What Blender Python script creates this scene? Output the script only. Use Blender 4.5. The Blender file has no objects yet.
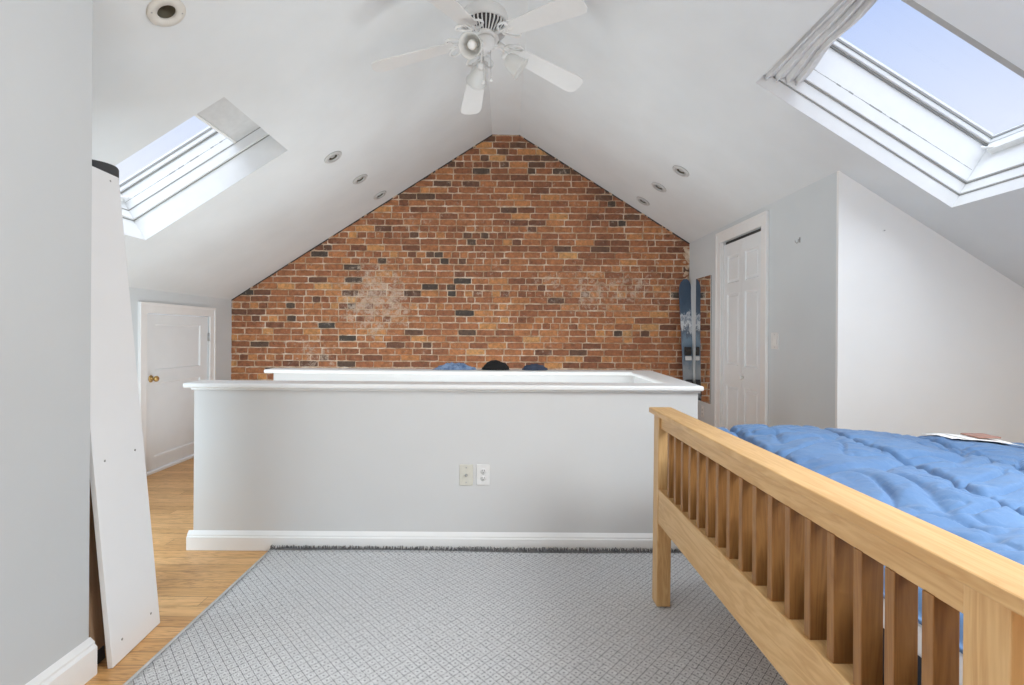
import bpy, bmesh, math, random
from mathutils import Vector, Matrix, noise

# ------------------------------------------------------------------ camera, sky, light
SC = bpy.context.scene
COL = SC.collection
PI = math.pi
rnd = random.Random(7)

cam_data = bpy.data.cameras.new('camera')
cam = bpy.data.objects.new('camera', cam_data)
COL.objects.link(cam)
cam_data.sensor_width = 36.0
cam_data.lens = 520.0 / 1024.0 * 36.0
cam_data.shift_x = 7.0 / 1024.0
cam_data.shift_y = -9.5 / 1024.0
cam_data.clip_start = 0.02
cam.matrix_world = (Matrix.Translation((0, 0, 1.23)) @ Matrix.Rotation(-0.0067, 4, 'Y')
                    @ Matrix.Rotation(PI / 2, 4, 'X'))
SC.camera = cam

vs = SC.view_settings
vs.view_transform = 'Standard'
vs.look = 'None'
vs.gamma = 1.0
vs.use_curve_mapping = False
vs.exposure = 0.0
SC.cycles.max_bounces = 14
SC.cycles.diffuse_bounces = 8
SC.cycles.transparent_max_bounces = 12
SC.cycles.sample_clamp_indirect = 8.0

world = bpy.data.worlds.new('sky')
SC.world = world
world.use_nodes = True
wn = world.node_tree
wn.nodes.clear()
w_out = wn.nodes.new('ShaderNodeOutputWorld')
w_bg = wn.nodes.new('ShaderNodeBackground')
w_tc = wn.nodes.new('ShaderNodeTexCoord')
w_sep = wn.nodes.new('ShaderNodeSeparateXYZ')
w_ramp = wn.nodes.new('ShaderNodeValToRGB')
w_ramp.color_ramp.elements[0].position = 0.20
w_ramp.color_ramp.elements[0].color = (0.88, 0.92, 1.0, 1)
w_ramp.color_ramp.elements[1].position = 0.52
w_ramp.color_ramp.elements[1].color = (0.43, 0.58, 0.97, 1)
wn.links.new(w_tc.outputs['Generated'], w_sep.inputs[0])
wn.links.new(w_sep.outputs['Z'], w_ramp.inputs[0])
wn.links.new(w_ramp.outputs[0], w_bg.inputs['Color'])
w_bg.inputs['Strength'].default_value = 1.03
wn.links.new(w_bg.outputs[0], w_out.inputs[0])


def lamp(name, kind, loc, aim, energy, color=(1, 1, 1), **kw):
    d = bpy.data.lights.new(name, kind)
    d.energy = energy
    d.color = color
    for k, v in kw.items():
        setattr(d, k, v)
    o = bpy.data.objects.new(name, d)
    o.location = loc
    o.rotation_euler = Vector(aim).to_track_quat('-Z', 'Y').to_euler()
    COL.objects.link(o)
    return o


# hazy daylight from behind the house, entering through the roof windows
DAY = (0.915, 0.965, 1.0)
lamp('sun', 'SUN', (0, -4, 8), (0.02, 0.45, -1.0), 4.6, DAY, angle=math.radians(80))
# added fill lamp behind the camera, in an added gable opening
lamp('rear_fill_light', 'AREA', (1.25, -2.55, 1.45), (0, 1, 0.0), 3.0, DAY,
     shape='RECTANGLE', size=1.6, size_y=1.5)
# two added fill lamps out of frame, pointed up to brighten the roof
lamp('ceiling_fill_right', 'AREA', (2.2, 0.45, 1.30), (-0.12, 0.2, 1.0), 16.0, DAY, shape='DISK', size=0.45)
lamp('ceiling_fill_left', 'AREA', (-0.9, 0.30, 1.30), (0.05, 0.2, 1.0), 8.0, DAY, shape='DISK', size=0.45)
# added fill lamp on the near left wall, out of frame
lamp('side_fill_light', 'AREA', (-1.455, 0.89, 1.21), (1.0, 0.0, 0.0), 18.0, DAY,
     shape='RECTANGLE', size=0.66, size_y=1.1)
# added fill lamp in an extra roof opening above the bed (out of the frame)
lamp('bed_fill_light', 'AREA', (1.94, 0.72, 2.33), (-0.53, 0.0, -0.85), 78.0, DAY,
     shape='RECTANGLE', size=0.85, size_y=1.2)
# added up-light hidden behind the half wall, brightens the ceiling
lamp('stairwell_fill_light', 'AREA', (-0.4, 3.62, 0.06), (0, 0.0, 1.0), 22.0, (0.82, 0.93, 1.0),
     shape='RECTANGLE', size=2.4, size_y=0.5)
# added lamp hidden between the half wall and the brick, fills the far end
lamp('passage_fill_light', 'AREA', (-0.55, 4.75, 0.10), (0, 0.0, 1.0), 22.0, (0.84, 0.94, 1.0),
     shape='RECTANGLE', size=3.4, size_y=0.5)
# added fill lamp hidden round the corner on the left
lamp('corner_fill_light', 'AREA', (-2.35, 1.93, 0.72), (-0.2, 1.0, -0.05), 24.0, (0.72, 0.88, 1.0),
     shape='RECTANGLE', size=0.8, size_y=1.1)

# ------------------------------------------------------------------ helpers


class MB:
    """Collects shapes and links them as one mesh object."""

    def __init__(self):
        self.bm = bmesh.new()

    def box(self, x0, x1, y0, y1, z0, z1, M=None):
        vs_ = [self.bm.verts.new(p) for p in
               ((x0, y0, z0), (x1, y0, z0), (x1, y1, z0), (x0, y1, z0),
                (x0, y0, z1), (x1, y0, z1), (x1, y1, z1), (x0, y1, z1))]
        for f in ((0, 3, 2, 1), (4, 5, 6, 7), (0, 1, 5, 4), (1, 2, 6, 5), (2, 3, 7, 6), (3, 0, 4, 7)):
            self.bm.faces.new([vs_[i] for i in f])
        if M is not None:
            bmesh.ops.transform(self.bm, matrix=M, verts=vs_)
        return vs_

    def prism(self, poly, axis, a0, a1, M=None):
        """poly: 2D outline; axis 'x','y' or 'z' is the extrusion direction."""
        def p3(p, a):
            if axis == 'y':
                return (p[0], a, p[1])
            if axis == 'x':
                return (a, p[0], p[1])
            return (p[0], p[1], a)
        lo = [self.bm.verts.new(p3(p, a0)) for p in poly]
        hi = [self.bm.verts.new(p3(p, a1)) for p in poly]
        n = len(poly)
        fs = [self.bm.faces.new(lo), self.bm.faces.new(hi[::-1])]
        for i in range(n):
            fs.append(self.bm.faces.new([lo[i], hi[i], hi[(i + 1) % n], lo[(i + 1) % n]]))
        bmesh.ops.recalc_face_normals(self.bm, faces=fs)
        if M is not None:
            bmesh.ops.transform(self.bm, matrix=M, verts=lo + hi)
        return lo + hi

    def lathe(self, prof, n=32, M=None, close=False):
        """prof: list of (radius, z) turned about z."""
        rings = []
        allv = []
        for r, z in prof:
            if r < 1e-6:
                v = [self.bm.verts.new((0, 0, z))]
            else:
                v = [self.bm.verts.new((r * math.cos(2 * PI * i / n), r * math.sin(2 * PI * i / n), z)) for i in range(n)]
            rings.append(v)
            allv += v
        fs = []
        pairs = list(zip(rings[:-1], rings[1:]))
        if close:
            pairs.append((rings[-1], rings[0]))
        for a, b in pairs:
            for i in range(n):
                j = (i + 1) % n
                if len(a) == 1 and len(b) == 1:
                    continue
                if len(a) == 1:
                    fs.append(self.bm.faces.new([a[0], b[i], b[j]]))
                elif len(b) == 1:
                    fs.append(self.bm.faces.new([a[i], b[0], a[j]]))
                else:
                    fs.append(self.bm.faces.new([a[i], b[i], b[j], a[j]]))
        bmesh.ops.recalc_face_normals(self.bm, faces=fs)
        for f in fs:
            f.smooth = True
        if M is not None:
            bmesh.ops.transform(self.bm, matrix=M, verts=allv)
        return allv

    def tube(self, pts, r, n=8, closed=False, M=None):
        pts = [Vector(p) for p in pts]
        rings = []
        N = len(pts)
        up = Vector((0.13, 0.21, 0.97))
        allv = []
        for i, p in enumerate(pts):
            if closed:
                t = pts[(i + 1) % N] - pts[i - 1]
            else:
                t = pts[min(i + 1, N - 1)] - pts[max(i - 1, 0)]
            t.normalize()
            a = t.cross(up)
            if a.length < 1e-4:
                a = t.cross(Vector((1, 0, 0)))
            a.normalize()
            b = t.cross(a)
            rr = r[i] if isinstance(r, (list, tuple)) else r
            ring = [self.bm.verts.new(p + (a * math.cos(2 * PI * k / n) + b * math.sin(2 * PI * k / n)) * rr) for k in range(n)]
            rings.append(ring)
            allv += ring
        fs = []
        m = N if closed else N - 1
        for i in range(m):
            A, B = rings[i], rings[(i + 1) % N]
            for k in range(n):
                fs.append(self.bm.faces.new([A[k], A[(k + 1) % n], B[(k + 1) % n], B[k]]))
        if not closed:
            fs.append(self.bm.faces.new(rings[0][::-1]))
            fs.append(self.bm.faces.new(rings[-1]))
        bmesh.ops.recalc_face_normals(self.bm, faces=fs)
        for f in fs:
            f.smooth = True
        if M is not None:
            bmesh.ops.transform(self.bm, matrix=M, verts=allv)
        return allv

    def build(self, name, mat, parent=None, bevel=0.0, seg=2, smooth=False, kind=None, label=None):
        me = bpy.data.meshes.new(name)
        self.bm.normal_update()
        self.bm.to_mesh(me)
        self.bm.free()
        if smooth:
            for p in me.polygons:
                p.use_smooth = True
        o = bpy.data.objects.new(name, me)
        COL.objects.link(o)
        for m in (mat if isinstance(mat, (list, tuple)) else [mat]):
            me.materials.append(m)
        if bevel > 0:
            b = o.modifiers.new('bevel', 'BEVEL')
            b.width = bevel
            b.segments = seg
            b.limit_method = 'ANGLE'
            b.angle_limit = math.radians(40)
            b.harden_normals = False
        if parent is not None:
            o.parent = parent
        if kind:
            o['kind'] = kind
        if label:
            o['label'] = label
        return o


def tag(o, label, cat, group=None):
    o['label'] = label
    o['category'] = cat
    if group:
        o['group'] = group
    return o


def thing(name, label, cat, M=None, group=None):
    o = bpy.data.objects.new(name, None)
    o.empty_display_size = 0.1
    COL.objects.link(o)
    if M is not None:
        o.matrix_world = M if isinstance(M, Matrix) else Matrix.Translation(M)
    return tag(o, label, cat, group)


def struct_empty(name, M=None):
    o = bpy.data.objects.new(name, None)
    o.empty_display_size = 0.1
    COL.objects.link(o)
    if M is not None:
        o.matrix_world = M if isinstance(M, Matrix) else Matrix.Translation(M)
    o['kind'] = 'structure'
    return o


def copy_thing(root, M, label, group=None):
    r = root.copy()
    COL.objects.link(r)
    r.matrix_world = M
    r['label'] = label
    if group:
        r['group'] = group
    for ch in list(root.children):
        c = ch.copy()
        COL.objects.link(c)
        c.parent = r
        for g in ch.children:
            d = g.copy()
            COL.objects.link(d)
            d.parent = c
    return r


# ------------------------------------------------------------------ materials
def new_mat(name):
    m = bpy.data.materials.new(name)
    m.use_nodes = True
    nt = m.node_tree
    return m, nt, nt.nodes['Principled BSDF']


def nd(nt, kind, **kw):
    n = nt.nodes.new(kind)
    for k, v in kw.items():
        setattr(n, k, v)
    return n


def math_node(nt, op, a, b=None, c=None):
    n = nt.nodes.new('ShaderNodeMath')
    n.operation = op
    for i, v in enumerate((a, b, c)):
        if v is None:
            continue
        if isinstance(v, (int, float)):
            n.inputs[i].default_value = v
        else:
            nt.links.new(v, n.inputs[i])
    return n.outputs[0]


def ramp(nt, fac, stops):
    r = nt.nodes.new('ShaderNodeValToRGB')
    e = r.color_ramp.elements
    while len(e) < len(stops):
        e.new(0.5)
    for i, (p, c) in enumerate(stops):
        e[i].position = p
        e[i].color = (*c, 1) if len(c) == 3 else c
    nt.links.new(fac, r.inputs[0])
    return r.outputs[0]


def mix(nt, fac, a, b, mode='MIX'):
    n = nt.nodes.new('ShaderNodeMix')
    n.data_type = 'RGBA'
    n.blend_type = mode
    for i, v in ((0, fac), (6, a), (7, b)):
        if isinstance(v, (int, float)):
            n.inputs[i].default_value = v
        elif isinstance(v, tuple):
            n.inputs[i].default_value = (*v, 1)
        else:
            nt.links.new(v, n.inputs[i])
    return n.outputs[2]


def noise_tex(nt, vec, scale, detail=3.0, rough=0.55, dist=0.0):
    n = nt.nodes.new('ShaderNodeTexNoise')
    n.inputs['Scale'].default_value = scale
    n.inputs['Detail'].default_value = detail
    n.inputs['Roughness'].default_value = rough
    n.inputs['Distortion'].default_value = dist
    if vec is not None:
        nt.links.new(vec, n.inputs['Vector'])
    return n.outputs['Fac']


def obj_coords(nt, scale=None):
    tc = nt.nodes.new('ShaderNodeTexCoord')
    v = tc.outputs['Object']
    if scale:
        mp = nt.nodes.new('ShaderNodeMapping')
        mp.inputs['Scale'].default_value = scale
        nt.links.new(v, mp.inputs['Vector'])
        v = mp.outputs[0]
    return v


def bump(nt, bsdf, height, strength, dist=0.002):
    b = nt.nodes.new('ShaderNodeBump')
    b.inputs['Strength'].default_value = strength
    b.inputs['Distance'].default_value = dist
    nt.links.new(height, b.inputs['Height'])
    nt.links.new(b.outputs[0], bsdf.inputs['Normal'])


def paint(name, col, rough=0.6, var=0.03, scale=6.0, bumpy=0.15):
    m, nt, b = new_mat(name)
    v = obj_coords(nt)
    f = noise_tex(nt, v, scale, 4)
    lo = tuple(c * (1 - var) for c in col)
    hi = tuple(min(1, c * (1 + var)) for c in col)
    c = ramp(nt, f, [(0.3, lo), (0.7, hi)])
    nt.links.new(c, b.inputs['Base Color'])
    b.inputs['Roughness'].default_value = rough
    if bumpy:
        bump(nt, b, noise_tex(nt, v, 90, 3), bumpy, 0.001)
    return m


def plain(name, col, rough=0.5, metal=0.0, var=0.04, spec=None):
    m, nt, b = new_mat(name)
    v = obj_coords(nt)
    f = noise_tex(nt, v, 25, 2)
    c = ramp(nt, f, [(0.3, tuple(x * (1 - var) for x in col)), (0.7, tuple(min(1, x * (1 + var)) for x in col))])
    nt.links.new(c, b.inputs['Base Color'])
    b.inputs['Roughness'].default_value = rough
    b.inputs['Metallic'].default_value = metal
    return m


M_CEIL = paint('ceiling_paint', (0.715, 0.74, 0.75), 0.75, 0.035, 2.2)
M_WALL = paint('light_grey_wall_paint', (0.86, 0.86, 0.85), 0.7, 0.02, 2.0)
M_NEAR = paint('grey_wall_paint_dimmed', (0.56, 0.575, 0.58), 0.7, 0.02, 2.0)  # closet wall's grey paint, colour darkened to offset the strong light here
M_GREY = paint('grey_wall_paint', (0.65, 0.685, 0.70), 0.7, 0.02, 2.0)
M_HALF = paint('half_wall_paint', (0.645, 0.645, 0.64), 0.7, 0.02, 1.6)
M_TRIM = paint('white_trim_paint', (0.84, 0.84, 0.83), 0.35, 0.015, 8.0, 0.05)
M_DOOR = paint('white_door_paint', (0.81, 0.84, 0.855), 0.4, 0.015, 8.0, 0.05)
M_WHITE = plain('white_enamel', (0.80, 0.80, 0.78), 0.35)
M_FAN = plain('white_fan_enamel', (0.70, 0.70, 0.69), 0.4, 0.0, 0.01)
M_PLATE = plain('almond_plastic', (0.66, 0.64, 0.56), 0.4)
M_PLATE_W = plain('white_plastic', (0.76, 0.755, 0.74), 0.4)
M_DARK = plain('dark_gap', (0.03, 0.03, 0.03), 0.8)
M_BROWNDARK = plain('dark_lamp_recess', (0.12, 0.105, 0.07), 0.6)
M_GREYRING = plain('grey_lamp_ring', (0.42, 0.42, 0.41), 0.5)
M_BRASS = plain('aged_brass', (0.52, 0.35, 0.14), 0.3, 0.9)
M_STEEL = plain('brushed_steel', (0.45, 0.45, 0.45), 0.35, 0.9)
M_BLACK = plain('black_plastic', (0.02, 0.02, 0.022), 0.4)
M_SHEET = plain('white_cotton', (0.78, 0.78, 0.80), 0.85)
M_NAVY = plain('dark_navy_fabric', (0.02, 0.024, 0.035), 0.9)
M_MAROON = plain('maroon_edge', (0.12, 0.02, 0.02), 0.5)

m, nt, b = new_mat('window_glass')
nt.nodes.remove(b)
tr = nd(nt, 'ShaderNodeBsdfTransparent')
gl = nd(nt, 'ShaderNodeBsdfGlossy')
gl.inputs['Roughness'].default_value = 0.02
ms = nd(nt, 'ShaderNodeMixShader')
ms.inputs[0].default_value = 0.03
nt.links.new(tr.outputs[0], ms.inputs[1])
nt.links.new(gl.outputs[0], ms.inputs[2])
nt.links.new(ms.outputs[0], nt.nodes['Material Output'].inputs[0])
M_GLASS = m

m, nt, b = new_mat('frosted_glass')
b.inputs['Base Color'].default_value = (0.82, 0.82, 0.80, 1)
b.inputs['Roughness'].default_value = 0.45
b.inputs['Subsurface Weight'].default_value = 0.0
trl = nd(nt, 'ShaderNodeBsdfTranslucent')
trl.inputs[0].default_value = (0.8, 0.8, 0.78, 1)
ms = nd(nt, 'ShaderNodeMixShader')
ms.inputs[0].default_value = 0.35
nt.links.new(b.outputs[0], ms.inputs[1])
nt.links.new(trl.outputs[0], ms.inputs[2])
nt.links.new(ms.outputs[0], nt.nodes['Material Output'].inputs[0])
M_FROST = m

m, nt, b = new_mat('mirror_silver')
b.inputs['Base Color'].default_value = (0.82, 0.83, 0.83, 1)
b.inputs['Metallic'].default_value = 1.0
b.inputs['Roughness'].default_value = 0.03
M_MIRROR = m

# brick: every brick carries its own random value
m, nt, b = new_mat('old_brick')
at = nd(nt, 'ShaderNodeAttribute', attribute_name='brick_tone')
v = obj_coords(nt)
base = ramp(nt, at.outputs['Fac'], [
    (0.00, (0.070, 0.056, 0.045)), (0.09, (0.115, 0.070, 0.047)), (0.17, (0.205, 0.082, 0.043)),
    (0.40, (0.355, 0.136, 0.060)), (0.66, (0.48, 0.198, 0.078)), (0.85, (0.59, 0.282, 0.102)),
    (1.00, (0.62, 0.36, 0.145))])
n1 = noise_tex(nt, v, 26, 6, 0.7)
c = mix(nt, 0.8, base, ramp(nt, n1, [(0.3, (0.42, 0.40, 0.38)), (0.5, (0.95, 0.95, 0.95)), (0.72, (1.5, 1.45, 1.35))]), 'MULTIPLY')
# sooty and ochre clouds over the old bricks
nbig = noise_tex(nt, v, 2.1, 4, 0.6)
c = mix(nt, 0.6, c, ramp(nt, nbig, [(0.3, (0.80, 0.74, 0.72)), (0.5, (1, 1, 1)), (0.7, (1.15, 1.17, 1.12))]), 'MULTIPLY')
# pale lime smears and flakes
sep = nd(nt, 'ShaderNodeSeparateXYZ')
nt.links.new(v, sep.inputs[0])


def blob_at(cx, cz, rx, rz_):
    dx = math_node(nt, 'DIVIDE', math_node(nt, 'SUBTRACT', sep.outputs['X'], cx), rx)
    dz = math_node(nt, 'DIVIDE', math_node(nt, 'SUBTRACT', sep.outputs['Z'], cz), rz_)
    rr = math_node(nt, 'SQRT', math_node(nt, 'ADD', math_node(nt, 'MULTIPLY', dx, dx), math_node(nt, 'MULTIPLY', dz, dz)))
    return math_node(nt, 'MAXIMUM', math_node(nt, 'SUBTRACT', 1.0, rr), 0.0)


blob = math_node(nt, 'MAXIMUM', blob_at(-1.40, 1.62, 0.62, 0.52), math_node(nt, 'MULTIPLY', blob_at(1.1, 1.72, 1.0, 0.35), 0.7))
blob = math_node(nt, 'MAXIMUM', blob, math_node(nt, 'MULTIPLY', blob_at(-2.1, 1.0, 0.5, 0.3), 0.6))
n2 = noise_tex(nt, v, 17, 7, 0.8, 0.4)
n3 = noise_tex(nt, v, 2.6, 4, 0.65)
smear = math_node(nt, 'ADD', math_node(nt, 'MULTIPLY', blob, 0.24), math_node(nt, 'MULTIPLY', math_node(nt, 'SUBTRACT', n3, 0.5), 0.30))
smear = math_node(nt, 'ADD', smear, math_node(nt, 'SUBTRACT', n2, 0.60))
smear = math_node(nt, 'MULTIPLY', math_node(nt, 'MAXIMUM', smear, 0.0), 7.0)
smear = math_node(nt, 'MINIMUM', smear, 0.72)
c = mix(nt, smear, c, (0.62, 0.50, 0.40))
nt.links.new(c, b.inputs['Base Color'])
b.inputs['Roughness'].default_value = 0.72
bump(nt, b, noise_tex(nt, v, 60, 5, 0.7), 0.6, 0.004)
M_BRICK = m

m, nt, b = new_mat('lime_mortar')
v = obj_coords(nt)
c = ramp(nt, noise_tex(nt, v, 9, 5, 0.7), [(0.3, (0.34, 0.215, 0.13)), (0.48, (0.58, 0.42, 0.29)), (0.62, (0.76, 0.64, 0.51)), (0.72, (0.86, 0.80, 0.71))])
nt.links.new(c, b.inputs['Base Color'])
b.inputs['Roughness'].default_value = 0.9
bump(nt, b, noise_tex(nt, v, 80, 4, 0.7), 0.6, 0.004)
M_MORTAR = m

# oak floorboards running across the room
m, nt, b = new_mat('honey_floorboards')
v = obj_coords(nt)
sep = nd(nt, 'ShaderNodeSeparateXYZ')
nt.links.new(v, sep.inputs[0])
W = 0.083
row = math_node(nt, 'FLOOR', math_node(nt, 'DIVIDE', sep.outputs['Y'], W))
fr_ = math_node(nt, 'FRACT', math_node(nt, 'DIVIDE', sep.outputs['Y'], W))
wn1 = nd(nt, 'ShaderNodeTexWhiteNoise', noise_dimensions='1D')
nt.links.new(row, wn1.inputs['W'])
off = math_node(nt, 'MULTIPLY', wn1.outputs['Value'], 7.0)
xs = math_node(nt, 'ADD', sep.outputs['X'], off)
seg_ = math_node(nt, 'FLOOR', math_node(nt, 'DIVIDE', xs, 1.7))
sfr = math_node(nt, 'FRACT', math_node(nt, 'DIVIDE', xs, 1.7))
wn2 = nd(nt, 'ShaderNodeTexWhiteNoise', noise_dimensions='2D')
cmb = nd(nt, 'ShaderNodeCombineXYZ')
nt.links.new(row, cmb.inputs[0])
nt.links.new(seg_, cmb.inputs[1])
nt.links.new(cmb.outputs[0], wn2.inputs['Vector'])
cmb2 = nd(nt, 'ShaderNodeCombineXYZ')
nt.links.new(math_node(nt, 'MULTIPLY', xs, 1.6), cmb2.inputs[0])
nt.links.new(math_node(nt, 'MULTIPLY', sep.outputs['Y'], 24.0), cmb2.inputs[1])
nt.links.new(math_node(nt, 'MULTIPLY', wn2.outputs['Value'], 30.0), cmb2.inputs[2])
g1 = noise_tex(nt, cmb2.outputs[0], 1.0, 4, 0.55, 1.2)
rings = math_node(nt, 'FRACT', math_node(nt, 'MULTIPLY', g1, 9.0))
rings = math_node(nt, 'ABSOLUTE', math_node(nt, 'SUBTRACT', rings, 0.5))
tone = ramp(nt, wn2.outputs['Value'], [(0.0, (0.58, 0.31, 0.115)), (0.5, (0.68, 0.385, 0.15)), (1.0, (0.76, 0.45, 0.19))])
c = mix(nt, 0.75, tone, ramp(nt, rings, [(0.0, (0.62, 0.52, 0.42)), (0.22, (0.95, 0.95, 0.93)), (0.5, (1.12, 1.12, 1.12))]), 'MULTIPLY')
gap = math_node(nt, 'LESS_THAN', fr_, 0.03)
gap2 = math_node(nt, 'LESS_THAN', sfr, 0.0015)
gp = math_node(nt, 'MAXIMUM', gap, gap2)
c = mix(nt, math_node(nt, 'MULTIPLY', gp, 0.7), c, (0.10, 0.04, 0.012))
nt.links.new(c, b.inputs['Base Color'])
b.inputs['Roughness'].default_value = 0.38
bump(nt, b, math_node(nt, 'SUBTRACT', 1.0, gp), 0.4, 0.002)
M_FLOOR = m


def wood(name, lo, hi, scale=(3, 3, 3), rough=0.42, k=7.0):
    m, nt, b = new_mat(name)
    v = obj_coords(nt, scale)
    g = noise_tex(nt, v, 1.0, 4, 0.55, 0.8)
    r = math_node(nt, 'FRACT', math_node(nt, 'MULTIPLY', g, k))
    r = math_node(nt, 'ABSOLUTE', math_node(nt, 'SUBTRACT', r, 0.5))
    fine = noise_tex(nt, v, 9.0, 3, 0.6)
    f = math_node(nt, 'ADD', math_node(nt, 'MULTIPLY', r, 1.1), math_node(nt, 'MULTIPLY', fine, 0.5))
    nt.links.new(ramp(nt, f, [(0.1, lo), (0.8, hi)]), b.inputs['Base Color'])
    b.inputs['Roughness'].default_value = rough
    bump(nt, b, fine, 0.1, 0.001)
    return m


OAK_LO, OAK_HI = (0.49, 0.275, 0.105), (0.62, 0.395, 0.18)
M_OAK_S = wood('shade_toned_oak_slats', (0.21, 0.092, 0.027), (0.31, 0.15, 0.047), (22, 18, 1.5), 0.42)  # rail oak darkened, shade between the slats put into the colour
M_OAK_Y = wood('light_oak_lengthwise', OAK_LO, OAK_HI, (22, 1.5, 16), 0.4)
M_OAK_Z = wood('light_oak_upright', OAK_LO, OAK_HI, (22, 18, 1.5), 0.4)
M_BROWN = wood('brown_hardboard', (0.34, 0.215, 0.125), (0.42, 0.27, 0.165), (12, 12, 1.0), 0.7)
M_BOARD = paint('white_melamine', (0.82, 0.82, 0.82), 0.45, 0.01, 4.0, 0.0)
M_CHAR = plain('charcoal_foam', (0.055, 0.055, 0.058), 0.8)

# woven rug with a diamond lattice
m, nt, b = new_mat('woven_diamond_rug')
v = obj_coords(nt)
sep = nd(nt, 'ShaderNodeSeparateXYZ')
nt.links.new(v, sep.inputs[0])
P, Q = 0.044, 0.050
a_ = math_node(nt, 'ADD', math_node(nt, 'DIVIDE', sep.outputs['X'], P), math_node(nt, 'DIVIDE', sep.outputs['Y'], Q))
c_ = math_node(nt, 'SUBTRACT', math_node(nt, 'DIVIDE', sep.outputs['X'], P), math_node(nt, 'DIVIDE', sep.outputs['Y'], Q))
fa = math_node(nt, 'ABSOLUTE', math_node(nt, 'SUBTRACT', math_node(nt, 'FRACT', a_), 0.5))
fc = math_node(nt, 'ABSOLUTE', math_node(nt, 'SUBTRACT', math_node(nt, 'FRACT', c_), 0.5))
mx = math_node(nt, 'MAXIMUM', fa, fc)          # 0 at cell centre, .5 on the lattice
wob = math_node(nt, 'MULTIPLY', math_node(nt, 'SUBTRACT', noise_tex(nt, v, 130, 3, 0.7), 0.5), 0.34)
mx = math_node(nt, 'ADD', mx, wob)
pat = ramp(nt, mx, [(0.0, (0.27, 0.27, 0.275)), (0.08, (0.30, 0.30, 0.305)), (0.14, (0.67, 0.67, 0.67)), (0.25, (0.67, 0.67, 0.67)),
                    (0.30, (0.42, 0.42, 0.425)), (0.35, (0.67, 0.67, 0.67)), (0.435, (0.64, 0.64, 0.64)), (0.475, (0.24, 0.24, 0.245)), (0.5, (0.20, 0.20, 0.205))])
thr = noise_tex(nt, obj_coords(nt, (60, 300, 60)), 1.0, 2)
pat = mix(nt, 0.5, pat, ramp(nt, thr, [(0.3, (0.65, 0.65, 0.65)), (0.7, (1.2, 1.2, 1.2))]), 'MULTIPLY')
nt.links.new(pat, b.inputs['Base Color'])
b.inputs['Roughness'].default_value = 0.95
bump(nt, b, math_node(nt, 'ADD', thr, mx), 0.6, 0.003)
M_RUG = m
M_FRINGE = plain('dark_grey_fringe', (0.16, 0.16, 0.16), 0.95, 0, 0.3)
M_SELVEDGE = plain('pale_grey_selvedge', (0.50, 0.495, 0.48), 0.95, 0, 0.1)

# duvet
m, nt, b = new_mat('blue_cotton_duvet')
v = obj_coords(nt)
c = ramp(nt, noise_tex(nt, v, 4.5, 4), [(0.3, (0.070, 0.150, 0.300)), (0.7, (0.092, 0.185, 0.345))])
nt.links.new(c, b.inputs['Base Color'])
b.inputs['Roughness'].default_value = 0.85
b.inputs['Sheen Weight'].default_value = 0.15
bump(nt, b, noise_tex(nt, v, 38, 4, 0.6, 0.7), 0.35, 0.006)
M_DUVET = m

# pleated fabric of the roof window shade
m, nt, b = new_mat('pale_grey_shade_fabric')
v = obj_coords(nt)
c = ramp(nt, noise_tex(nt, v, 14, 3), [(0.3, (0.68, 0.68, 0.68)), (0.7, (0.78, 0.78, 0.775))])
nt.links.new(c, b.inputs['Base Color'])
b.inputs['Roughness'].default_value = 0.9
M_SHADE = m
M_BLIND = plain('white_blind_fabric', (0.60, 0.60, 0.595), 0.8)
M_SEAL = plain('grey_gasket', (0.30, 0.30, 0.28), 0.6)
M_SKYFRAME = paint('white_window_paint', (0.78, 0.785, 0.78), 0.4, 0.02, 12.0, 0.05)

# ski top sheet
m, nt, b = new_mat('ski_topsheet')
v = obj_coords(nt)
sep = nd(nt, 'ShaderNodeSeparateXYZ')
nt.links.new(v, sep.inputs[0])
jag = math_node(nt, 'MULTIPLY', math_node(nt, 'SUBTRACT', noise_tex(nt, obj_coords(nt, (26, 26, 10)), 1.0, 5, 0.75), 0.5), 0.42)
zz = math_node(nt, 'DIVIDE', math_node(nt, 'ADD', sep.outputs['Z'], jag), 1.83)
c = ramp(nt, zz, [(0.0, (0.05, 0.055, 0.06)), (0.28, (0.06, 0.065, 0.07)), (0.33, (0.40, 0.43, 0.45)), (0.47, (0.30, 0.33, 0.36)),
                  (0.54, (0.13, 0.19, 0.26)), (0.64, (0.20, 0.29, 0.38)), (0.69, (0.09, 0.12, 0.17)), (0.72, (0.75, 0.78, 0.80)),
                  (0.755, (0.16, 0.21, 0.28)), (0.775, (0.70, 0.73, 0.76)), (0.79, (0.075, 0.12, 0.18)), (0.9, (0.045, 0.08, 0.135))])
nt.links.new(c, b.inputs['Base Color'])
b.inputs['Roughness'].default_value = 0.3
M_SKI = m

m, nt, b = new_mat('pale_denim')
v = obj_coords(nt)
c = ramp(nt, noise_tex(nt, v, 26, 4, 0.7), [(0.35, (0.07, 0.13, 0.26)), (0.6, (0.26, 0.36, 0.54))])
nt.links.new(c, b.inputs['Base Color'])
b.inputs['Roughness'].default_value = 0.9
M_DENIM = m
M_BLACKWOOL = plain('black_knit', (0.012, 0.012, 0.013), 0.95)
M_SLATE = plain('slate_blue_cloth', (0.045, 0.06, 0.10), 0.9, 0, 0.2)
M_PAPER = plain('white_paper', (0.82, 0.82, 0.81), 0.7)
M_REDBROWN = plain('red_brown_cover', (0.36, 0.20, 0.16), 0.6)

# ------------------------------------------------------------------ room geometry constants
YB = 5.745          # brick gable
YF = -2.6           # gable behind the camera
XL, XR, XC = -3.02, 3.30, 2.03
ZR = 3.42           # ridge
RL, RR = -0.155, 0.14
KL, KR = 0.643, 0.627
YC = 3.172          # closet wall that faces the camera


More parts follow.
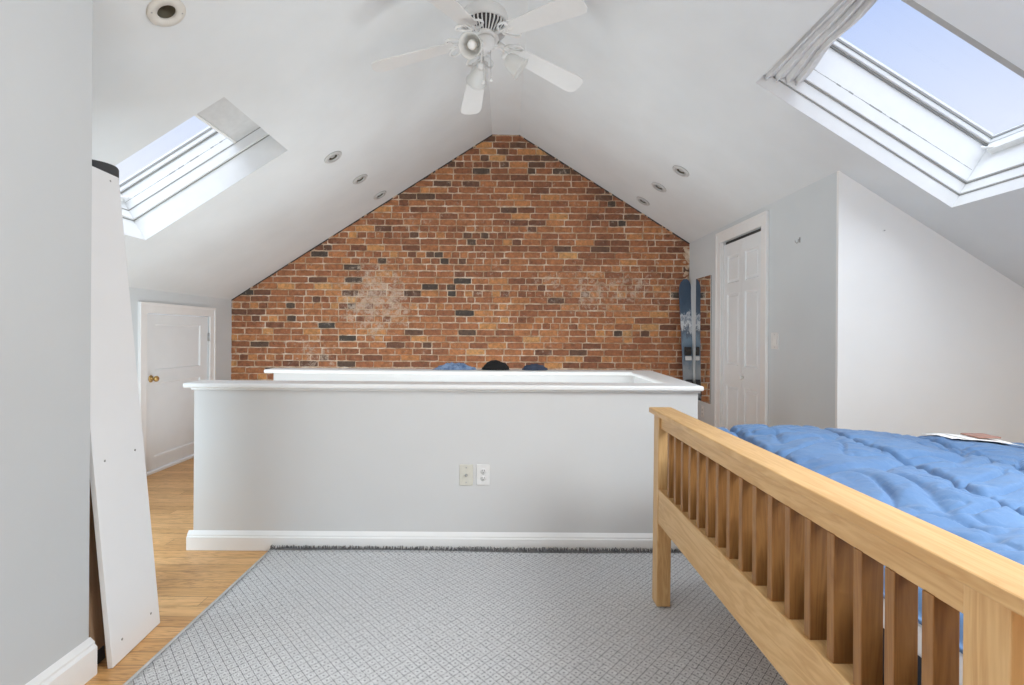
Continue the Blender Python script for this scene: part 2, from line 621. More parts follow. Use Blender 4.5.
def ceil_z(x):
    if x < RL:
        return ZR - KL * (RL - x)
    if x > RR:
        return ZR - KR * (x - RR)
    return ZR


def slope_matrix(side):
    """Local x runs down the slope, y along the room, z outwards through the roof."""
    if side == 'L':
        a = math.atan(KL)
        d = Vector((-math.cos(a), 0, -math.sin(a)))
        n = Vector((-math.sin(a), 0, math.cos(a)))
        o = Vector((RL, 0, ZR))
    else:
        a = math.atan(KR)
        d = Vector((math.cos(a), 0, -math.sin(a)))
        n = Vector((math.sin(a), 0, math.cos(a)))
        o = Vector((RR, 0, ZR))
    y = n.cross(d)
    M = Matrix.Identity(4)
    for i in range(3):
        M[i][0], M[i][1], M[i][2], M[i][3] = d[i], y[i], n[i], o[i]
    return M, a, y.y


ML, AL, SL = slope_matrix('L')
MR, AR, SR = slope_matrix('R')


def s_of(side, x):
    return (RL - x) / math.cos(AL) if side == 'L' else (x - RR) / math.cos(AR)


# openings in slope coordinates: (s0, s1, y0, y1)
SKY_L = (s_of('L', -1.555), s_of('L', -2.56), 2.862, 3.70)
SKY_R = (s_of('R', 1.39), s_of('R', 2.49), 2.008, 2.905)
SKY_N = (s_of('R', 1.39), s_of('R', 2.49), 0.27, 1.17)      # added opening for the fill lamp above the bed, out of the frame

SPOTS = [('L', -1.449, 2.209), ('L', -1.385, 4.16), ('L', -1.354, 4.822), ('L', -1.322, 5.458),
         ('R', 1.46, 4.341), ('R', 1.435, 4.875), ('R', 1.427, 5.411)]
SPOT_R = 0.046

# ------------------------------------------------------------------ structure
mb = MB()
mb.box(-3.15, 3.4, YF - 0.1, YB + 0.3, -0.08, 0.0)
mb.build('floor', M_FLOOR, kind='structure')

# ceiling: ridge strip and two slopes with their openings
bm = bmesh.new()


def slope_panel(side, s1, holes, circles):
    M, a, sy = (ML, AL, SL) if side == 'L' else (MR, AR, SR)

    def P(s, y):
        return M @ Vector((s, y * sy, 0))
    edges = []

    def loop(pts):
        vv = [bm.verts.new(P(*p)) for p in pts]
        for i in range(len(vv)):
            edges.append(bm.edges.new((vv[i], vv[(i + 1) % len(vv)])))
    loop([(0, YF - 0.1), (s1, YF - 0.1), (s1, YB + 0.06), (0, YB + 0.06)])
    for h in holes:
        loop([(h[0], h[2]), (h[1], h[2]), (h[1], h[3]), (h[0], h[3])])
    for (s, y) in circles:
        loop([(s + SPOT_R * math.cos(2 * PI * i / 24), y + SPOT_R * math.sin(2 * PI * i / 24)) for i in range(24)])
    bmesh.ops.triangle_fill(bm, edges=edges, use_beauty=True)


slope_panel('L', s_of('L', XL - 0.1), [SKY_L], [(s_of('L', x), y) for sd, x, y in SPOTS if sd == 'L'])
slope_panel('R', s_of('R', XR + 0.1), [SKY_R, SKY_N], [(s_of('R', x), y) for sd, x, y in SPOTS if sd == 'R'])
rp = [bm.verts.new(p) for p in ((RL, YF - 0.1, ZR), (RR, YF - 0.1, ZR), (RR, YB + 0.06, ZR), (RL, YB + 0.06, ZR))]
bm.faces.new(rp)
for f in bm.faces:
    f.normal_update()
    if f.normal.z > 0:
        f.normal_flip()
me = bpy.data.meshes.new('ceiling')
bm.to_mesh(me)
bm.free()
me.materials.append(M_CEIL)
o = bpy.data.objects.new('ceiling', me)
COL.objects.link(o)
o['kind'] = 'structure'

# brick gable: mortar bed and single bricks, all one wall
mb = MB()
mb.prism([(-3.12, -0.05), (2.14, -0.05), (2.14, 2.22), (RR + 0.02, ZR + 0.03), (RL - 0.02, ZR + 0.03), (-3.12, 1.58)],
         'y', YB + 0.003, YB + 0.28)
bmw = mb.bm
tone_layer = bmw.faces.layers.float.new('brick_tone')
for f in bmw.faces:
    f.material_index = 1
course = 0.0715
rz = random.Random(31)
z = -0.02
while z < ZR + 0.05:
    x = -3.14 + rz.uniform(-0.12, 0.0)
    row_tone = rz.uniform(-0.05, 0.05)
    hdr = False
    wob = rz.uniform(0, 50)
    while x < 2.12:
        if rz.random() < 0.06:
            hdr = not hdr and rz.random() < 0.6
        L = 0.098 + rz.uniform(-0.008, 0.008) if hdr else (0.2 + rz.uniform(-0.016, 0.014))
        if not hdr and rz.random() < 0.08:
            L = rz.uniform(0.09, 0.14)
        g = rz.uniform(0.0045, 0.008)
        x0, x1 = x + g, x + L - g + 0.002
        xm = 0.5 * (x0 + x1)
        top = ceil_z(max(-3.05, min(2.1, xm)))
        if z < top + 0.05 and x1 > -3.1 and x0 < 2.1:
            dzz = 0.004 * noise.noise(Vector((xm * 1.5, wob, 0)))
            z0 = z + dzz + rz.uniform(0.004, 0.0075)
            z1 = z + dzz + course - rz.uniform(0.004, 0.0075)
            d = rz.uniform(-0.004, 0.004)
            fy = YB + d - 0.004
            # ragged outline: corner plus edge points
            n_l = 5 if L > 0.15 else 3
            outl = []
            for i in range(n_l + 1):
                t_ = i / n_l
                cr_ = 0.005 if i in (0, n_l) else 0.0
                outl.append((x0 + (x1 - x0) * t_ + rz.uniform(-0.002, 0.002), z0 + cr_ * rz.random() + rz.uniform(-0.0022, 0.0022)))
            outl.append((x1 + rz.uniform(-0.003, 0.002), 0.5 * (z0 + z1)))
            for i in range(n_l, -1, -1):
                t_ = i / n_l
                cr_ = 0.005 if i in (0, n_l) else 0.0
                outl.append((x0 + (x1 - x0) * t_ + rz.uniform(-0.002, 0.002), z1 - cr_ * rz.random() + rz.uniform(-0.0022, 0.0022)))
            outl.append((x0 + rz.uniform(-0.002, 0.003), 0.5 * (z0 + z1)))
            cx, cz = xm, 0.5 * (z0 + z1)
            tl = [rz.uniform(-0.0015, 0.0015) for _ in range(2)]
            back = [bmw.verts.new((p[0], YB + 0.02, p[1])) for p in outl]
            mid = [bmw.verts.new((p[0], fy + 0.004, p[1])) for p in outl]
            fro = [bmw.verts.new((p[0] + (0.0035 if p[0] < cx else -0.0035), fy + tl[0] * (1 if p[0] < cx else -1), p[1] + (0.0035 if p[1] < cz else -0.0035))) for p in outl]
            fs = [bmw.faces.new(fro)]
            for A, B in ((back, mid), (mid, fro)):
                m_ = len(A)
                for i in range(m_):
                    fs.append(bmw.faces.new([A[i], A[(i + 1) % m_], B[(i + 1) % m_], B[i]]))
            q = rz.random()
            if q < 0.06:
                t = rz.uniform(0.0, 0.16)
            elif q < 0.93:
                low = max(0.0, 1.0 - abs(z - 1.35) / 1.2)
                t = min(0.97, max(0.12, rz.gauss(0.38 + row_tone + 0.14 * low - 0.05 * max(0.0, z - 2.2), 0.15)))
            else:
                t = rz.uniform(0.70, 0.92)
            for f in fs:
                f[tone_layer] = t
                f.material_index = 0
        x += L
    z += course
# dark ragged joint and mortar crumbs where the brick meets the slopes and the closet wall
for sgn, xe, xr in ((-1, RL, XL), (1, RR, XC)):
    N_ = 110
    for i in range(N_):
        xa_ = xe + (xr - xe) * i / N_
        xb_ = xe + (xr - xe) * (i + 1) / N_
        th = 0.010 + 0.012 * abs(noise.noise(Vector((i * 0.31, sgn * 7.0, 0))))
        crumb = noise.noise(Vector((i * 0.23, sgn * 3.0, 5.0))) > 0.18
        za, zb = ceil_z(xa_), ceil_z(xb_)
        n0 = len(bmw.faces)
        lo_, hi_ = (xa_, xb_) if xa_ < xb_ else (xb_, xa_)
        mb.prism([(xa_, za - th), (xb_, zb - th), (xb_, zb + 0.004), (xa_, za + 0.004)], 'y', YB - (0.012 if crumb else 0.009), YB + 0.02)
        bmw.faces.ensure_lookup_table()
        for f in bmw.faces[n0:]:
            f.material_index = 1 if crumb and i % 3 else 2
for i in range(90):
    zz_ = rz.uniform(0.95, 2.2)
    r_ = rz.uniform(0.008, 0.03)
    n0 = len(bmw.faces)
    xx_ = XC - rz.uniform(0.0, 0.06)
    mb.prism([(xx_ + r_ * rz.uniform(0.6, 1.2) * math.cos(a_ * PI / 3), zz_ + r_ * rz.uniform(0.6, 1.2) * math.sin(a_ * PI / 3)) for a_ in range(6)], 'y', YB - rz.uniform(0.007, 0.014), YB + 0.01)
    bmw.faces.ensure_lookup_table()
    for f in bmw.faces[n0:]:
        f.material_index = 1
mb.build('wall_brick', [M_BRICK, M_MORTAR, M_DARK], kind='structure')

# left knee wall with its little door opening
DL0, DL1, DLZ = 4.365, 5.300, 1.378
mb = MB()
zt = ceil_z(XL) + 0.0
mb.box(XL - 0.1, XL, 1.70, DL0, 0, zt)
mb.box(XL - 0.1, XL, DL1, YB, 0, zt)
mb.box(XL - 0.1, XL, DL0, DL1, DLZ, zt)
mb.build('wall_left', M_GREY, kind='structure')

# closet side wall with the bifold opening
DC0, DC1, DCZ = 4.105, 4.875, 2.09
zc = ceil_z(XC)
mb = MB()


def closet_strip(y0, y1, z0):
    mb.prism([(XC, z0), (XC + 0.1, z0), (XC + 0.1, ceil_z(XC + 0.1)), (XC, zc)], 'y', y0, y1)


closet_strip(YC + 0.02, DC0, 0)
closet_strip(DC1, YB, 0)
closet_strip(DC0, DC1, DCZ)
mb.build('wall_right', M_GREY, kind='structure')

mb = MB()
mb.prism([(XC, 0), (XR, 0), (XR, ceil_z(XR)), (XC, zc)], 'y', YC, YC + 0.02)
mb.build('wall_closet', M_WALL, kind='structure')

mb = MB()
mb.box(XR, XR + 0.1, YF, YB, 0, ceil_z(XR))
mb.build('wall_right_knee', M_WALL, kind='structure')

# wall close to the camera on the left, ends at its outer corner
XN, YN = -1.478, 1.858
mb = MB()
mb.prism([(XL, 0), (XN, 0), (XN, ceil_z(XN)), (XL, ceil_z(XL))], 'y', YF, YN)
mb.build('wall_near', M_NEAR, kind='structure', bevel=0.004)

# gable behind the camera with a wide opening added for the fill lamp
mb = MB()
GX0, GX1, GZ0, GZ1 = 0.40, 2.05, 0.7, 2.2
mb.prism([(XN, 0), (GX0, 0), (GX0, ceil_z(GX0)), (RR, ZR), (RL, ZR), (XN, ceil_z(XN))], 'y', YF - 0.1, YF)
mb.prism([(GX1, 0), (XR, 0), (XR, ceil_z(XR)), (GX1, ceil_z(GX1))], 'y', YF - 0.1, YF)
mb.box(GX0, GX1, YF - 0.1, YF, 0, GZ0)
mb.prism([(GX0, GZ1), (GX1, GZ1), (GX1, ceil_z(GX1)), (GX0, ceil_z(GX0))], 'y', YF - 0.1, YF)
mb.build('wall_rear', M_WALL, kind='structure')

# stair half wall: U shape, with caps and baseboard
TILT = -0.0012
Y0 = 2.94
mb = MB()
HW = 0.912
mb.prism([(-1.756, Y0), (1.094, Y0), (1.094, 4.11), (-1.78, 4.11), (-1.78, 4.0), (0.995, 4.0), (0.995, 3.05), (-1.756, 3.05)], 'z', 0, HW)
mb.build('wall_stair', M_HALF, kind='structure', bevel=0.004)
mb = MB()
mb.prism([(-1.795, Y0 - 0.045), (1.112, Y0 - 0.045), (1.17, 4.155), (-1.84, 4.155), (-1.84, 3.965), (0.968, 3.965), (0.968, 3.085), (-1.795, 3.085)],
         'z', HW, HW + 0.028)
mb.build('trim_stair_cap', M_TRIM, kind='structure', bevel=0.009, seg=3)
mb = MB()
mb.prism([(-1.756, Y0), (1.094, Y0), (1.094, 3.2), (1.104, 3.2), (1.104, Y0 - 0.012), (-1.768, Y0 - 0.012), (-1.768, 3.05), (-1.756, 3.05)],
         'z', HW - 0.014, HW)
mb.build('trim_stair_bead', M_TRIM, kind='structure', bevel=0.004)
mb = MB()
bb = [(0.0, 0.0), (0.024, 0.0), (0.024, 0.072), (0.017, 0.078), (0.017, 0.084), (0.0, 0.104)]
mb.prism([(Y0 - p, q) for p, q in bb], 'x', -1.780, 1.115)
mb.prism([(-1.756 - p, q) for p, q in bb], 'y', Y0, 3.05)
mb.prism([(1.094 + p, q) for p, q in bb], 'y', Y0, 4.11)
mb.build('baseboard_stair', M_TRIM, kind='structure')

# near wall baseboard, wrapping round the corner
mb = MB()
nb = [(0.0, 0.0), (0.026, 0.0), (0.026, 0.098), (0.017, 0.108), (0.017, 0.116), (0.0, 0.132)]
mb.prism([(XN + p, q) for p, q in nb], 'y', YF, YN + 0.004)
mb.build('baseboard_near', M_TRIM, kind='structure')
mb = MB()
mb.prism([(YN + 0.0005 + p * 0.5, q) for p, q in nb], 'x', XL, XN - 0.0)
mb.build('baseboard_corner', M_TRIM, kind='structure')
mb = MB()
for y0, y1 in ((1.9, 4.25), (5.45, YB - 0.01)):
    mb.prism([(XL + p * 0.8, q) for p, q in nb], 'y', y0, y1)
mb.build('baseboard_left', M_TRIM, kind='structure')
mb = MB()
for y0, y1 in ((YC, 4.0), (5.07, YB - 0.01)):
    mb.prism([(XC - p * 0.8, q) for p, q in nb], 'y', y0, y1)
mb.prism([(YC - p * 0.8, q) for p, q in nb], 'x', XC - 0.02, XR)
mb.build('baseboard_right', M_TRIM, kind='structure')


def panel_slab(u_cuts, z_cuts, panels, thick, raised=True):
    """A door leaf in the plane x=0 facing -x... built facing +x, u along y."""
    bm = bmesh.new()
    V = {}
    for i, u in enumerate(u_cuts):
        for k_, z_ in enumerate(z_cuts):
            V[i, k_] = bm.verts.new((0, u, z_))
    cells = {}
    for i in range(len(u_cuts) - 1):
        for k_ in range(len(z_cuts) - 1):
            cells[i, k_] = bm.faces.new([V[i, k_], V[i + 1, k_], V[i + 1, k_ + 1], V[i, k_ + 1]])
    bm.normal_update()
    boundary = [e for e in bm.edges if e.is_boundary]
    r = bmesh.ops.extrude_edge_only(bm, edges=boundary)
    for g in r['geom']:
        if isinstance(g, bmesh.types.BMVert):
            g.co.x -= thick
    for pc in panels:
        f = cells[pc]
        bmesh.ops.inset_individual(bm, faces=[f], thickness=0.014, depth=-0.011)
        if raised:
            bmesh.ops.inset_individual(bm, faces=[f], thickness=0.012, depth=0.0)
            bmesh.ops.inset_individual(bm, faces=[f], thickness=0.022, depth=0.007)
    bm.normal_update()
    o_ = MB()
    o_.bm.free()
    o_.bm = bm
    return o_


def frame_around(mb_, x, sgn, y0, y1, z1, w, t, z0=0.0):
    """Flat casing with a raised outer bead around an opening in a plane x."""
    xa, xb = sorted((x, x + sgn * t))
    xc_, xd = sorted((x, x + sgn * (t + 0.008)))
    for (a, b_) in ((y0 - w, y0), (y1, y1 + w)):
        mb_.box(xa, xb, a, b_, z0, z1)
    mb_.box(xa, xb, y0 - w, y1 + w, z1, z1 + w)
    e = 0.018
    mb_.box(xc_, xd, y0 - w - 0.002, y0 - w + e, z0, z1 + w - e)
    mb_.box(xc_, xd, y1 + w - e, y1 + w + 0.002, z0, z1 + w - e)
    mb_.box(xc_, xd, y0 - w - 0.002, y1 + w + 0.002, z1 + w - e, z1 + w + 0.002)


# door_1: low door in the left knee wall
door1 = struct_empty('door_1', (XL, 0, 0))
mb = MB()
frame_around(mb, 0, 1, DL0, DL1, DLZ, 0.088, 0.018, 0.0)
mb.box(-0.05, 0.006, DL0, DL1, 0.0, 0.022)
mb.build('door_frame', M_TRIM, door1, bevel=0.003)
mb = panel_slab([DL0 + 0.006, 4.497, 5.167, DL1 - 0.006], [0.032, 0.14, 0.775, 0.885, 1.285, DLZ - 0.006], [(1, 1), (1, 3)], 0.035, raised=False)
leaf = mb.build('door_leaf', M_DOOR, door1)
leaf.location.x = -0.006
mb = MB()
Mk = Matrix.Translation((-0.006, 4.445, 0.818)) @ Matrix.Rotation(PI / 2, 4, 'Y')
mb.lathe([(0, 0), (0.031, 0.0), (0.031, 0.004), (0.024, 0.008), (0.011, 0.012), (0.010, 0.028), (0.018, 0.033), (0.025, 0.042),
          (0.026, 0.051), (0.021, 0.060), (0.010, 0.065), (0, 0.066)], 24, Mk)
mb.build('door_knob', M_BRASS, door1, label='brass door knob')
mb = MB()
for zz_ in (1.17, 0.22):
    mb.box(-0.006, 0.003, DL1 - 0.012, DL1 + 0.020, zz_ - 0.04, zz_ + 0.04)
    mb.tube([(0.004, DL1 - 0.001, zz_ - 0.042), (0.004, DL1 - 0.001, zz_ + 0.042)], 0.006, 8)
mb.build('door_hinge', M_STEEL, door1)

# door_2: bifold closet door
door2 = struct_empty('door_2', (XC, 0, 0))
mb = MB()
frame_around(mb, 0, -1, DC0, DC1, DCZ, 0.097, 0.016, 0.0)
mb.box(0.0, 0.1, DC0 - 0.0, DC0 + 0.012, 0.0, DCZ)
mb.box(0.0, 0.1, DC1 - 0.012, DC1, 0.0, DCZ)
mb.build('door_frame', M_TRIM, door2, bevel=0.003)
mb = MB()
mb.box(0.03, 0.06, DC0 + 0.012, DC1 - 0.012, DCZ - 0.02, DCZ)
mb.build('door_track', M_BLACK, door2)  # steel track coloured black to paint in the dark gap above the leaves
half = (DC1 - DC0 - 0.03) / 2
zcuts = [0.02, 0.20, 0.77, 0.955, 1.60, 1.695, 1.945, DCZ - 0.03]
for i in (0, 1):
    w = half - 0.001
    cuts = [0, 0.075, w - 0.055, w] if i == 0 else [0, 0.055, w - 0.075, w]
    mb = panel_slab(cuts, zcuts, [(1, 1), (1, 3), (1, 5)], 0.03)
    lf = mb.build('door_leaf', M_DOOR, door2)
    lf.scale = (-1, 1, 1)
    lf.location = (0.012, DC0 + 0.015 + i * (half + 0.002), 0)
mb = MB()
Mk = Matrix.Translation((0.012, 4.452, 0.862)) @ Matrix.Rotation(-PI / 2, 4, 'Y')
mb.lathe([(0, 0), (0.009, 0.0), (0.008, 0.012), (0.016, 0.018), (0.018, 0.026), (0.012, 0.032), (0, 0.034)], 20, Mk)
mb.build('door_knob', M_WHITE, door2)
mb = MB()
mb.box(0.11, 0.13, DC0 - 0.05, DC1 + 0.05, 0, 2.3)
mb.build('closet_dark_sheet', M_DARK, door2)  # near-black sheet, paints in the unlit closet behind the door


# ------------------------------------------------------------------ roof windows
def roof_window(name, side, op, handle, steps):
    M, a, sy = (ML, AL, SL) if side == 'L' else (MR, AR, SR)
    s0, s1, ya, yb = op
    root = struct_empty(name, M)
    if sy < 0:
        y0, y1 = -yb, -ya
    else:
        y0, y1 = ya, yb

    def ring(mb_, i0, i1, d0, d1):
        """a rectangular ring between insets i0 < i1 and depths d0..d1"""
        mb_.box(s0 + i0, s0 + i1, y0 + i0, y1 - i0, d0, d1)
        mb_.box(s1 - i1, s1 - i0, y0 + i0, y1 - i0, d0, d1)
        mb_.box(s0 + i1, s1 - i1, y0 + i0, y0 + i1, d0, d1)
        mb_.box(s0 + i1, s1 - i1, y1 - i1, y1 - i0, d0, d1)
    L1, L2, L3, L4 = steps
    D = L4 + 0.055
    mb = MB()
    ring(mb, -0.03, 0.0, 0.001, D)
    mb.build('jamb', M_SKYFRAME, root)
    mb = MB()
    ring(mb, 0.0, 0.008 if side == 'R' else 0.018, L1, D)
    ring(mb, 0.008 if side == 'R' else 0.018, 0.020 if side == 'R' else 0.024, L2, D)
    mb.build('jamb_extension', M_SKYFRAME, root, bevel=0.003)
    mb = MB()
    ring(mb, 0.007, 0.012, L2 - 0.008, L2) if side == 'R' else ring(mb, 0.017, 0.021, L2 - 0.006, L2)
    ring(mb, -0.001, 0.003, L1 - 0.007, L1)
    ring(mb, 0.020, 0.029, L4 - 0.010, L4)
    mb.build('seal', M_SEAL, root)
    # ragged hairline where the jamb lining meets the roof frame
    mb = MB()
    yj = (y1 if sy > 0 else y0)
    sg = -1 if sy > 0 else 1
    ins = 0.020 if side == 'R' else 0.024
    rc = random.Random(3)
    for q in range(46):
        sa = s0 + 0.03 + (s1 - s0 - 0.06) * q / 46
        sb = s0 + 0.03 + (s1 - s0 - 0.06) * (q + 1) / 46
        th = rc.choice((0.0015, 0.002, 0.003, 0.007)) if 12 < q < 36 else 0.0015
        ya_, yb_ = sorted((yj + sg * (ins - 0.001), yj + sg * (ins + 0.0006)))
        mb.box(sa, sb, ya_, yb_, L3 - th / 2, L3 + th / 2 + rc.uniform(0, 0.002))
    mb.build('paint_crack', M_SEAL, root)
    mb = MB()
    ring(mb, 0.020, 0.042, L4, D)
    mb.build('sash', M_SKYFRAME, root, bevel=0.004)
    mb = MB()
    ring(mb, 0.042, 0.047, D - 0.030, D - 0.018)
    mb.build('glazing_seal', M_SEAL, root)
    mb = MB()
    mb.box(s0 + 0.04, s1 - 0.04, y0 + 0.04, y1 - 0.04, D - 0.018, D - 0.012)
    mb.build('pane', M_GLASS, root)
    if handle:
        mb = MB()
        ym = 0.5 * (y0 + y1) + sy * 0.24
        mb.box(s1 - 0.055, s1 - 0.019, ym - 0.13, ym + 0.13, L4 - 0.075, L4 - 0.045)
        mb.box(s1 - 0.045, s1 - 0.019, ym - 0.16, ym + 0.16, L4 - 0.045, L4 - 0.012)
        mb.tube([(s1 - 0.05, ym + sy * 0.09, L4 - 0.06), (s1 - 0.07, ym + sy * 0.12, L4 - 0.070), (s1 - 0.072, ym + sy * 0.15, L4 - 0.055)], 0.008, 8)
        mb.build('handle', M_WHITE, root, bevel=0.006)
    return root


roof_window('window_1', 'L', SKY_L, True, (0.165, 0.235, 0.29, 0.365))
roof_window('window_2', 'R', SKY_R, True, (0.085, 0.155, 0.224, 0.385))
roof_window('added_window_3', 'R', SKY_N, False, (0.085, 0.155, 0.224, 0.385))  # unseen, added to frame the fill lamp above the bed

# added_window_5: added frame and pane round the side fill lamp, solid wall behind
w5 = struct_empty('added_window_5', (XN, 0, 0))
mb = MB()
for y0, y1 in ((0.50, 0.56), (1.22, 1.28)):
    mb.box(0.0, 0.03, y0, y1, 0.60, 1.82)
mb.box(0.0, 0.03, 0.50, 1.28, 0.60, 0.66)
mb.box(0.0, 0.03, 0.50, 1.28, 1.76, 1.82)
mb.build('sash', M_TRIM, w5)
mb = MB()
mb.box(0.002, 0.006, 0.55, 1.23, 0.65, 1.77)
mb.build('pane', M_GLASS, w5)

# added_window_4: sash and pane added to the lamp opening behind the camera
w4 = struct_empty('added_window_4', (0, YF, 0))
mb = MB()
for x0, x1 in ((GX0, GX0 + 0.06), (GX1 - 0.06, GX1), (1.19, 1.25)):
    mb.box(x0, x1, -0.08, -0.02, GZ0, GZ1)
mb.box(GX0, GX1, -0.08, -0.02, GZ0, GZ0 + 0.06)
mb.box(GX0, GX1, -0.08, -0.02, GZ1 - 0.06, GZ1)
mb.build('sash', M_TRIM, w4)
mb = MB()
mb.box(GX0 + 0.05, GX1 - 0.05, -0.055, -0.05, GZ0 + 0.05, GZ1 - 0.05)
mb.build('pane', M_GLASS, w4)

# shade drawn back at the head of the right roof window
sh = thing('pleated_shade', 'pale grey pleated fabric shade bunched at the top of the right skylight', 'window shade', MR)
s0, s1, ya, yb = SKY_R
bm = bmesh.new()
NY, NP = 50, 60
rows = []
for i in range(NY + 1):
    t = i / NY
    y = ya + 0.004 + (yb - ya - 0.008) * t
    row = []
    for j_ in range(NP + 1):
        q = j_ / NP
        ph = q * 4.5 * 2 * PI + 0.9 * math.sin(2.2 * t + 3 * q) + 0.5 * noise.noise(Vector((t * 3, q * 4, 1.7)))
        amp = 0.020 + 0.012 * noise.noise(Vector((t * 2.2, q * 5, 9.1)))
        s = s0 + 0.008 + (0.115 + 0.105 * t) * q * (1 + 0.22 * noise.noise(Vector((t * 2.5, 3.3, 0.0)))) + 0.006 * math.sin(2 * ph)
        d = 0.048 + 0.09 * q + amp * math.sin(ph)
        row.append(bm.verts.new((s, y * SR, d)))
    rows.append(row)
for i in range(NY):
    for j_ in range(NP):
        f = bm.faces.new([rows[i][j_], rows[i + 1][j_], rows[i + 1][j_ + 1], rows[i][j_ + 1]])
        f.smooth = True
mb = MB()
mb.bm.free()
mb.bm = bm
fab = mb.build('pleated_fabric', M_SHADE, sh)
sd = fab.modifiers.new('thick', 'SOLIDIFY')
sd.thickness = 0.003
mb = MB()
mb.box(s0 + 0.002, s0 + 0.022, -yb + 0.002 if SR < 0 else ya + 0.002, -ya - 0.002 if SR < 0 else yb - 0.002, 0.06, 0.10)
mb.build('head_rail', M_WHITE, sh, bevel=0.003)
mb = MB()
ga, gb = sorted((ya * SR, (ya + 0.030) * SR))
mb.box(s0 + 0.005, s1 - 0.005, ga, gb, 0.002, 0.03)  # grey strip along the near edge of the opening
mb.build('near_edge_strip', M_GREYRING, sh, bevel=0.003)

# blind pulled a little way down in the left roof window
bl = thing('roller_blind', 'white roller blind drawn part way down inside the left skylight', 'window blind', ML)
s0, s1, ya, yb = SKY_L
yA, yB = (-yb, -ya) if SL < 0 else (ya, yb)
mb = MB()
mb.box(s0 + 0.028, s0 + 0.275, yA + 0.028, yB - 0.028, 0.232, 0.236)
mb.build('blind_fabric', M_BLIND, bl)
mb = MB()
mb.box(s0 + 0.270, s0 + 0.290, yA + 0.028, yB - 0.028, 0.226, 0.242)
mb.build('bottom_bar', M_WHITE, bl, bevel=0.003)
mb = MB()
mb.box(s0 + 0.027, s0 + 0.06, yA + 0.028, yB - 0.028, 0.238, 0.28)
mb.build('head_rail', M_WHITE, bl, bevel=0.004)


# ------------------------------------------------------------------ recessed lights in the slopes
def spot_matrix(side, x, y):
    M, a, sy = (ML, AL, SL) if side == 'L' else (MR, AR, SR)
    return M @ Matrix.Translation((s_of(side, x), y * sy, 0))


labels = ['large white recessed ceiling light by itself, nearest the grey wall on the left',
          'recessed light on the left slope, right below the left skylight corner, first of three',
          'recessed light on the left slope, middle one of the row of three',
          'recessed light on the left slope, last of three, nearest the brick wall',
          'recessed light on the right slope, first of three, farthest from the brick wall',
          'recessed light on the right slope, middle one of the row of three',
          'recessed light on the right slope, last of three, nearest the brick wall']


def make_spot(M, label, R, ring_mat):
    r = thing('recessed_light', label, 'ceiling light', M, 'recessed ceiling lights')
    mb = MB()
    mb.lathe([(R, 0.0), (R, -0.006), (R - 0.004, -0.010), (SPOT_R - 0.006, -0.010), (SPOT_R - 0.008, -0.004), (SPOT_R - 0.008, 0.0)], 40)
    mb.build('trim_ring', ring_mat, r)
    mb = MB()
    mb.lathe([(SPOT_R - 0.007, -0.006), (SPOT_R - 0.008, 0.012), (0.030, 0.022), (0.026, 0.07), (0, 0.07)], 32)
    mb.build('housing', M_BROWNDARK, r)
    return r


M_SATIN = plain('satin_grey_metal', (0.55, 0.55, 0.54), 0.4)
M_CREAM = plain('cream_enamel', (0.68, 0.66, 0.61), 0.45)
first = make_spot(spot_matrix(*SPOTS[0]), labels[0], 0.078, M_CREAM)
for sg in (-1, 1):
    mb = MB()
    mb.lathe([(0.0, -0.012), (0.0035, -0.0115), (0.0035, -0.009)], 10, Matrix.Translation((sg * 0.045, sg * 0.042, 0)))
    mb.build('screw', M_STEEL, first)
second = make_spot(spot_matrix(*SPOTS[1]), labels[1], 0.074, M_SATIN)
mb = MB()
mb.lathe([(0.052, -0.0102), (0.052, -0.0135), (0.046, -0.0135), (0.043, -0.0102)], 40)
mb.lathe([(0.074, -0.0005), (0.077, -0.001), (0.077, -0.004), (0.074, -0.006)], 40)
mb.build('gasket_ring', M_GREYRING, second)
mb = MB()
mb.lathe([(0, 0.004), (0.020, 0.004), (0.026, 0.012), (0.026, 0.03), (0, 0.03)], 24)
mb.build('lamp_bulb', M_GREYRING, second)
for i in range(2, 7):
    copy_thing(second, spot_matrix(*SPOTS[i]), labels[i])

# ------------------------------------------------------------------ ceiling fan
HUB = Vector((-0.122, 2.909, 2.856))
tilt = Matrix(((1, 0, 0, 0), (0, 1, 0, 0), (0.025, -0.062, 1, 0), (0, 0, 0, 1)))
nz = Vector((-0.025, 0.062, 1)).normalized()
qrot = Vector((0, 0, 1)).rotation_difference(nz).to_matrix().to_4x4()
fan = thing('ceiling_fan', 'white five-blade ceiling fan with three frosted glass lamp shades', 'ceiling fan', Matrix.Translation(HUB) @ qrot)
mb = MB()
mb.lathe([(0.013, 0.19), (0.013, 0.50)], 16)
mb.build('downrod', M_FAN, fan)
mb = MB()
mb.lathe([(0.015, 0.47), (0.045, 0.475), (0.064, 0.50), (0.068, 0.555), (0.0, 0.555)], 32)
mb.build('ceiling_canopy', M_FAN, fan)
mb = MB()
mb.lathe([(0.014, 0.215), (0.03, 0.21), (0.05, 0.195), (0.095, 0.182), (0.122, 0.160), (0.133, 0.128), (0.134, 0.098), (0.128, 0.090), (0.10, 0.088), (0, 0.088)], 48)
mb.build('motor_housing', M_FAN, fan)
mb = MB()
mb.lathe([(0.0, 0.089), (0.120, 0.089), (0.118, 0.070), (0.072, 0.026), (0.0, 0.026)], 40)
vb = mb.build('motor_core', M_CHAR, fan)
mb = MB()
for i in range(34):
    an = 2 * PI * i / 34
    Rm = Matrix.Rotation(an, 4, 'Z')
    mb.prism([(0.066, 0.020), (0.074, 0.018), (0.127, 0.068), (0.127, 0.090), (0.119, 0.090)], 'y', -0.0030, 0.0030, Rm)
mb.lathe([(0.060, 0.030), (0.078, 0.030), (0.080, 0.020), (0.072, 0.014), (0.0, 0.014)], 40)
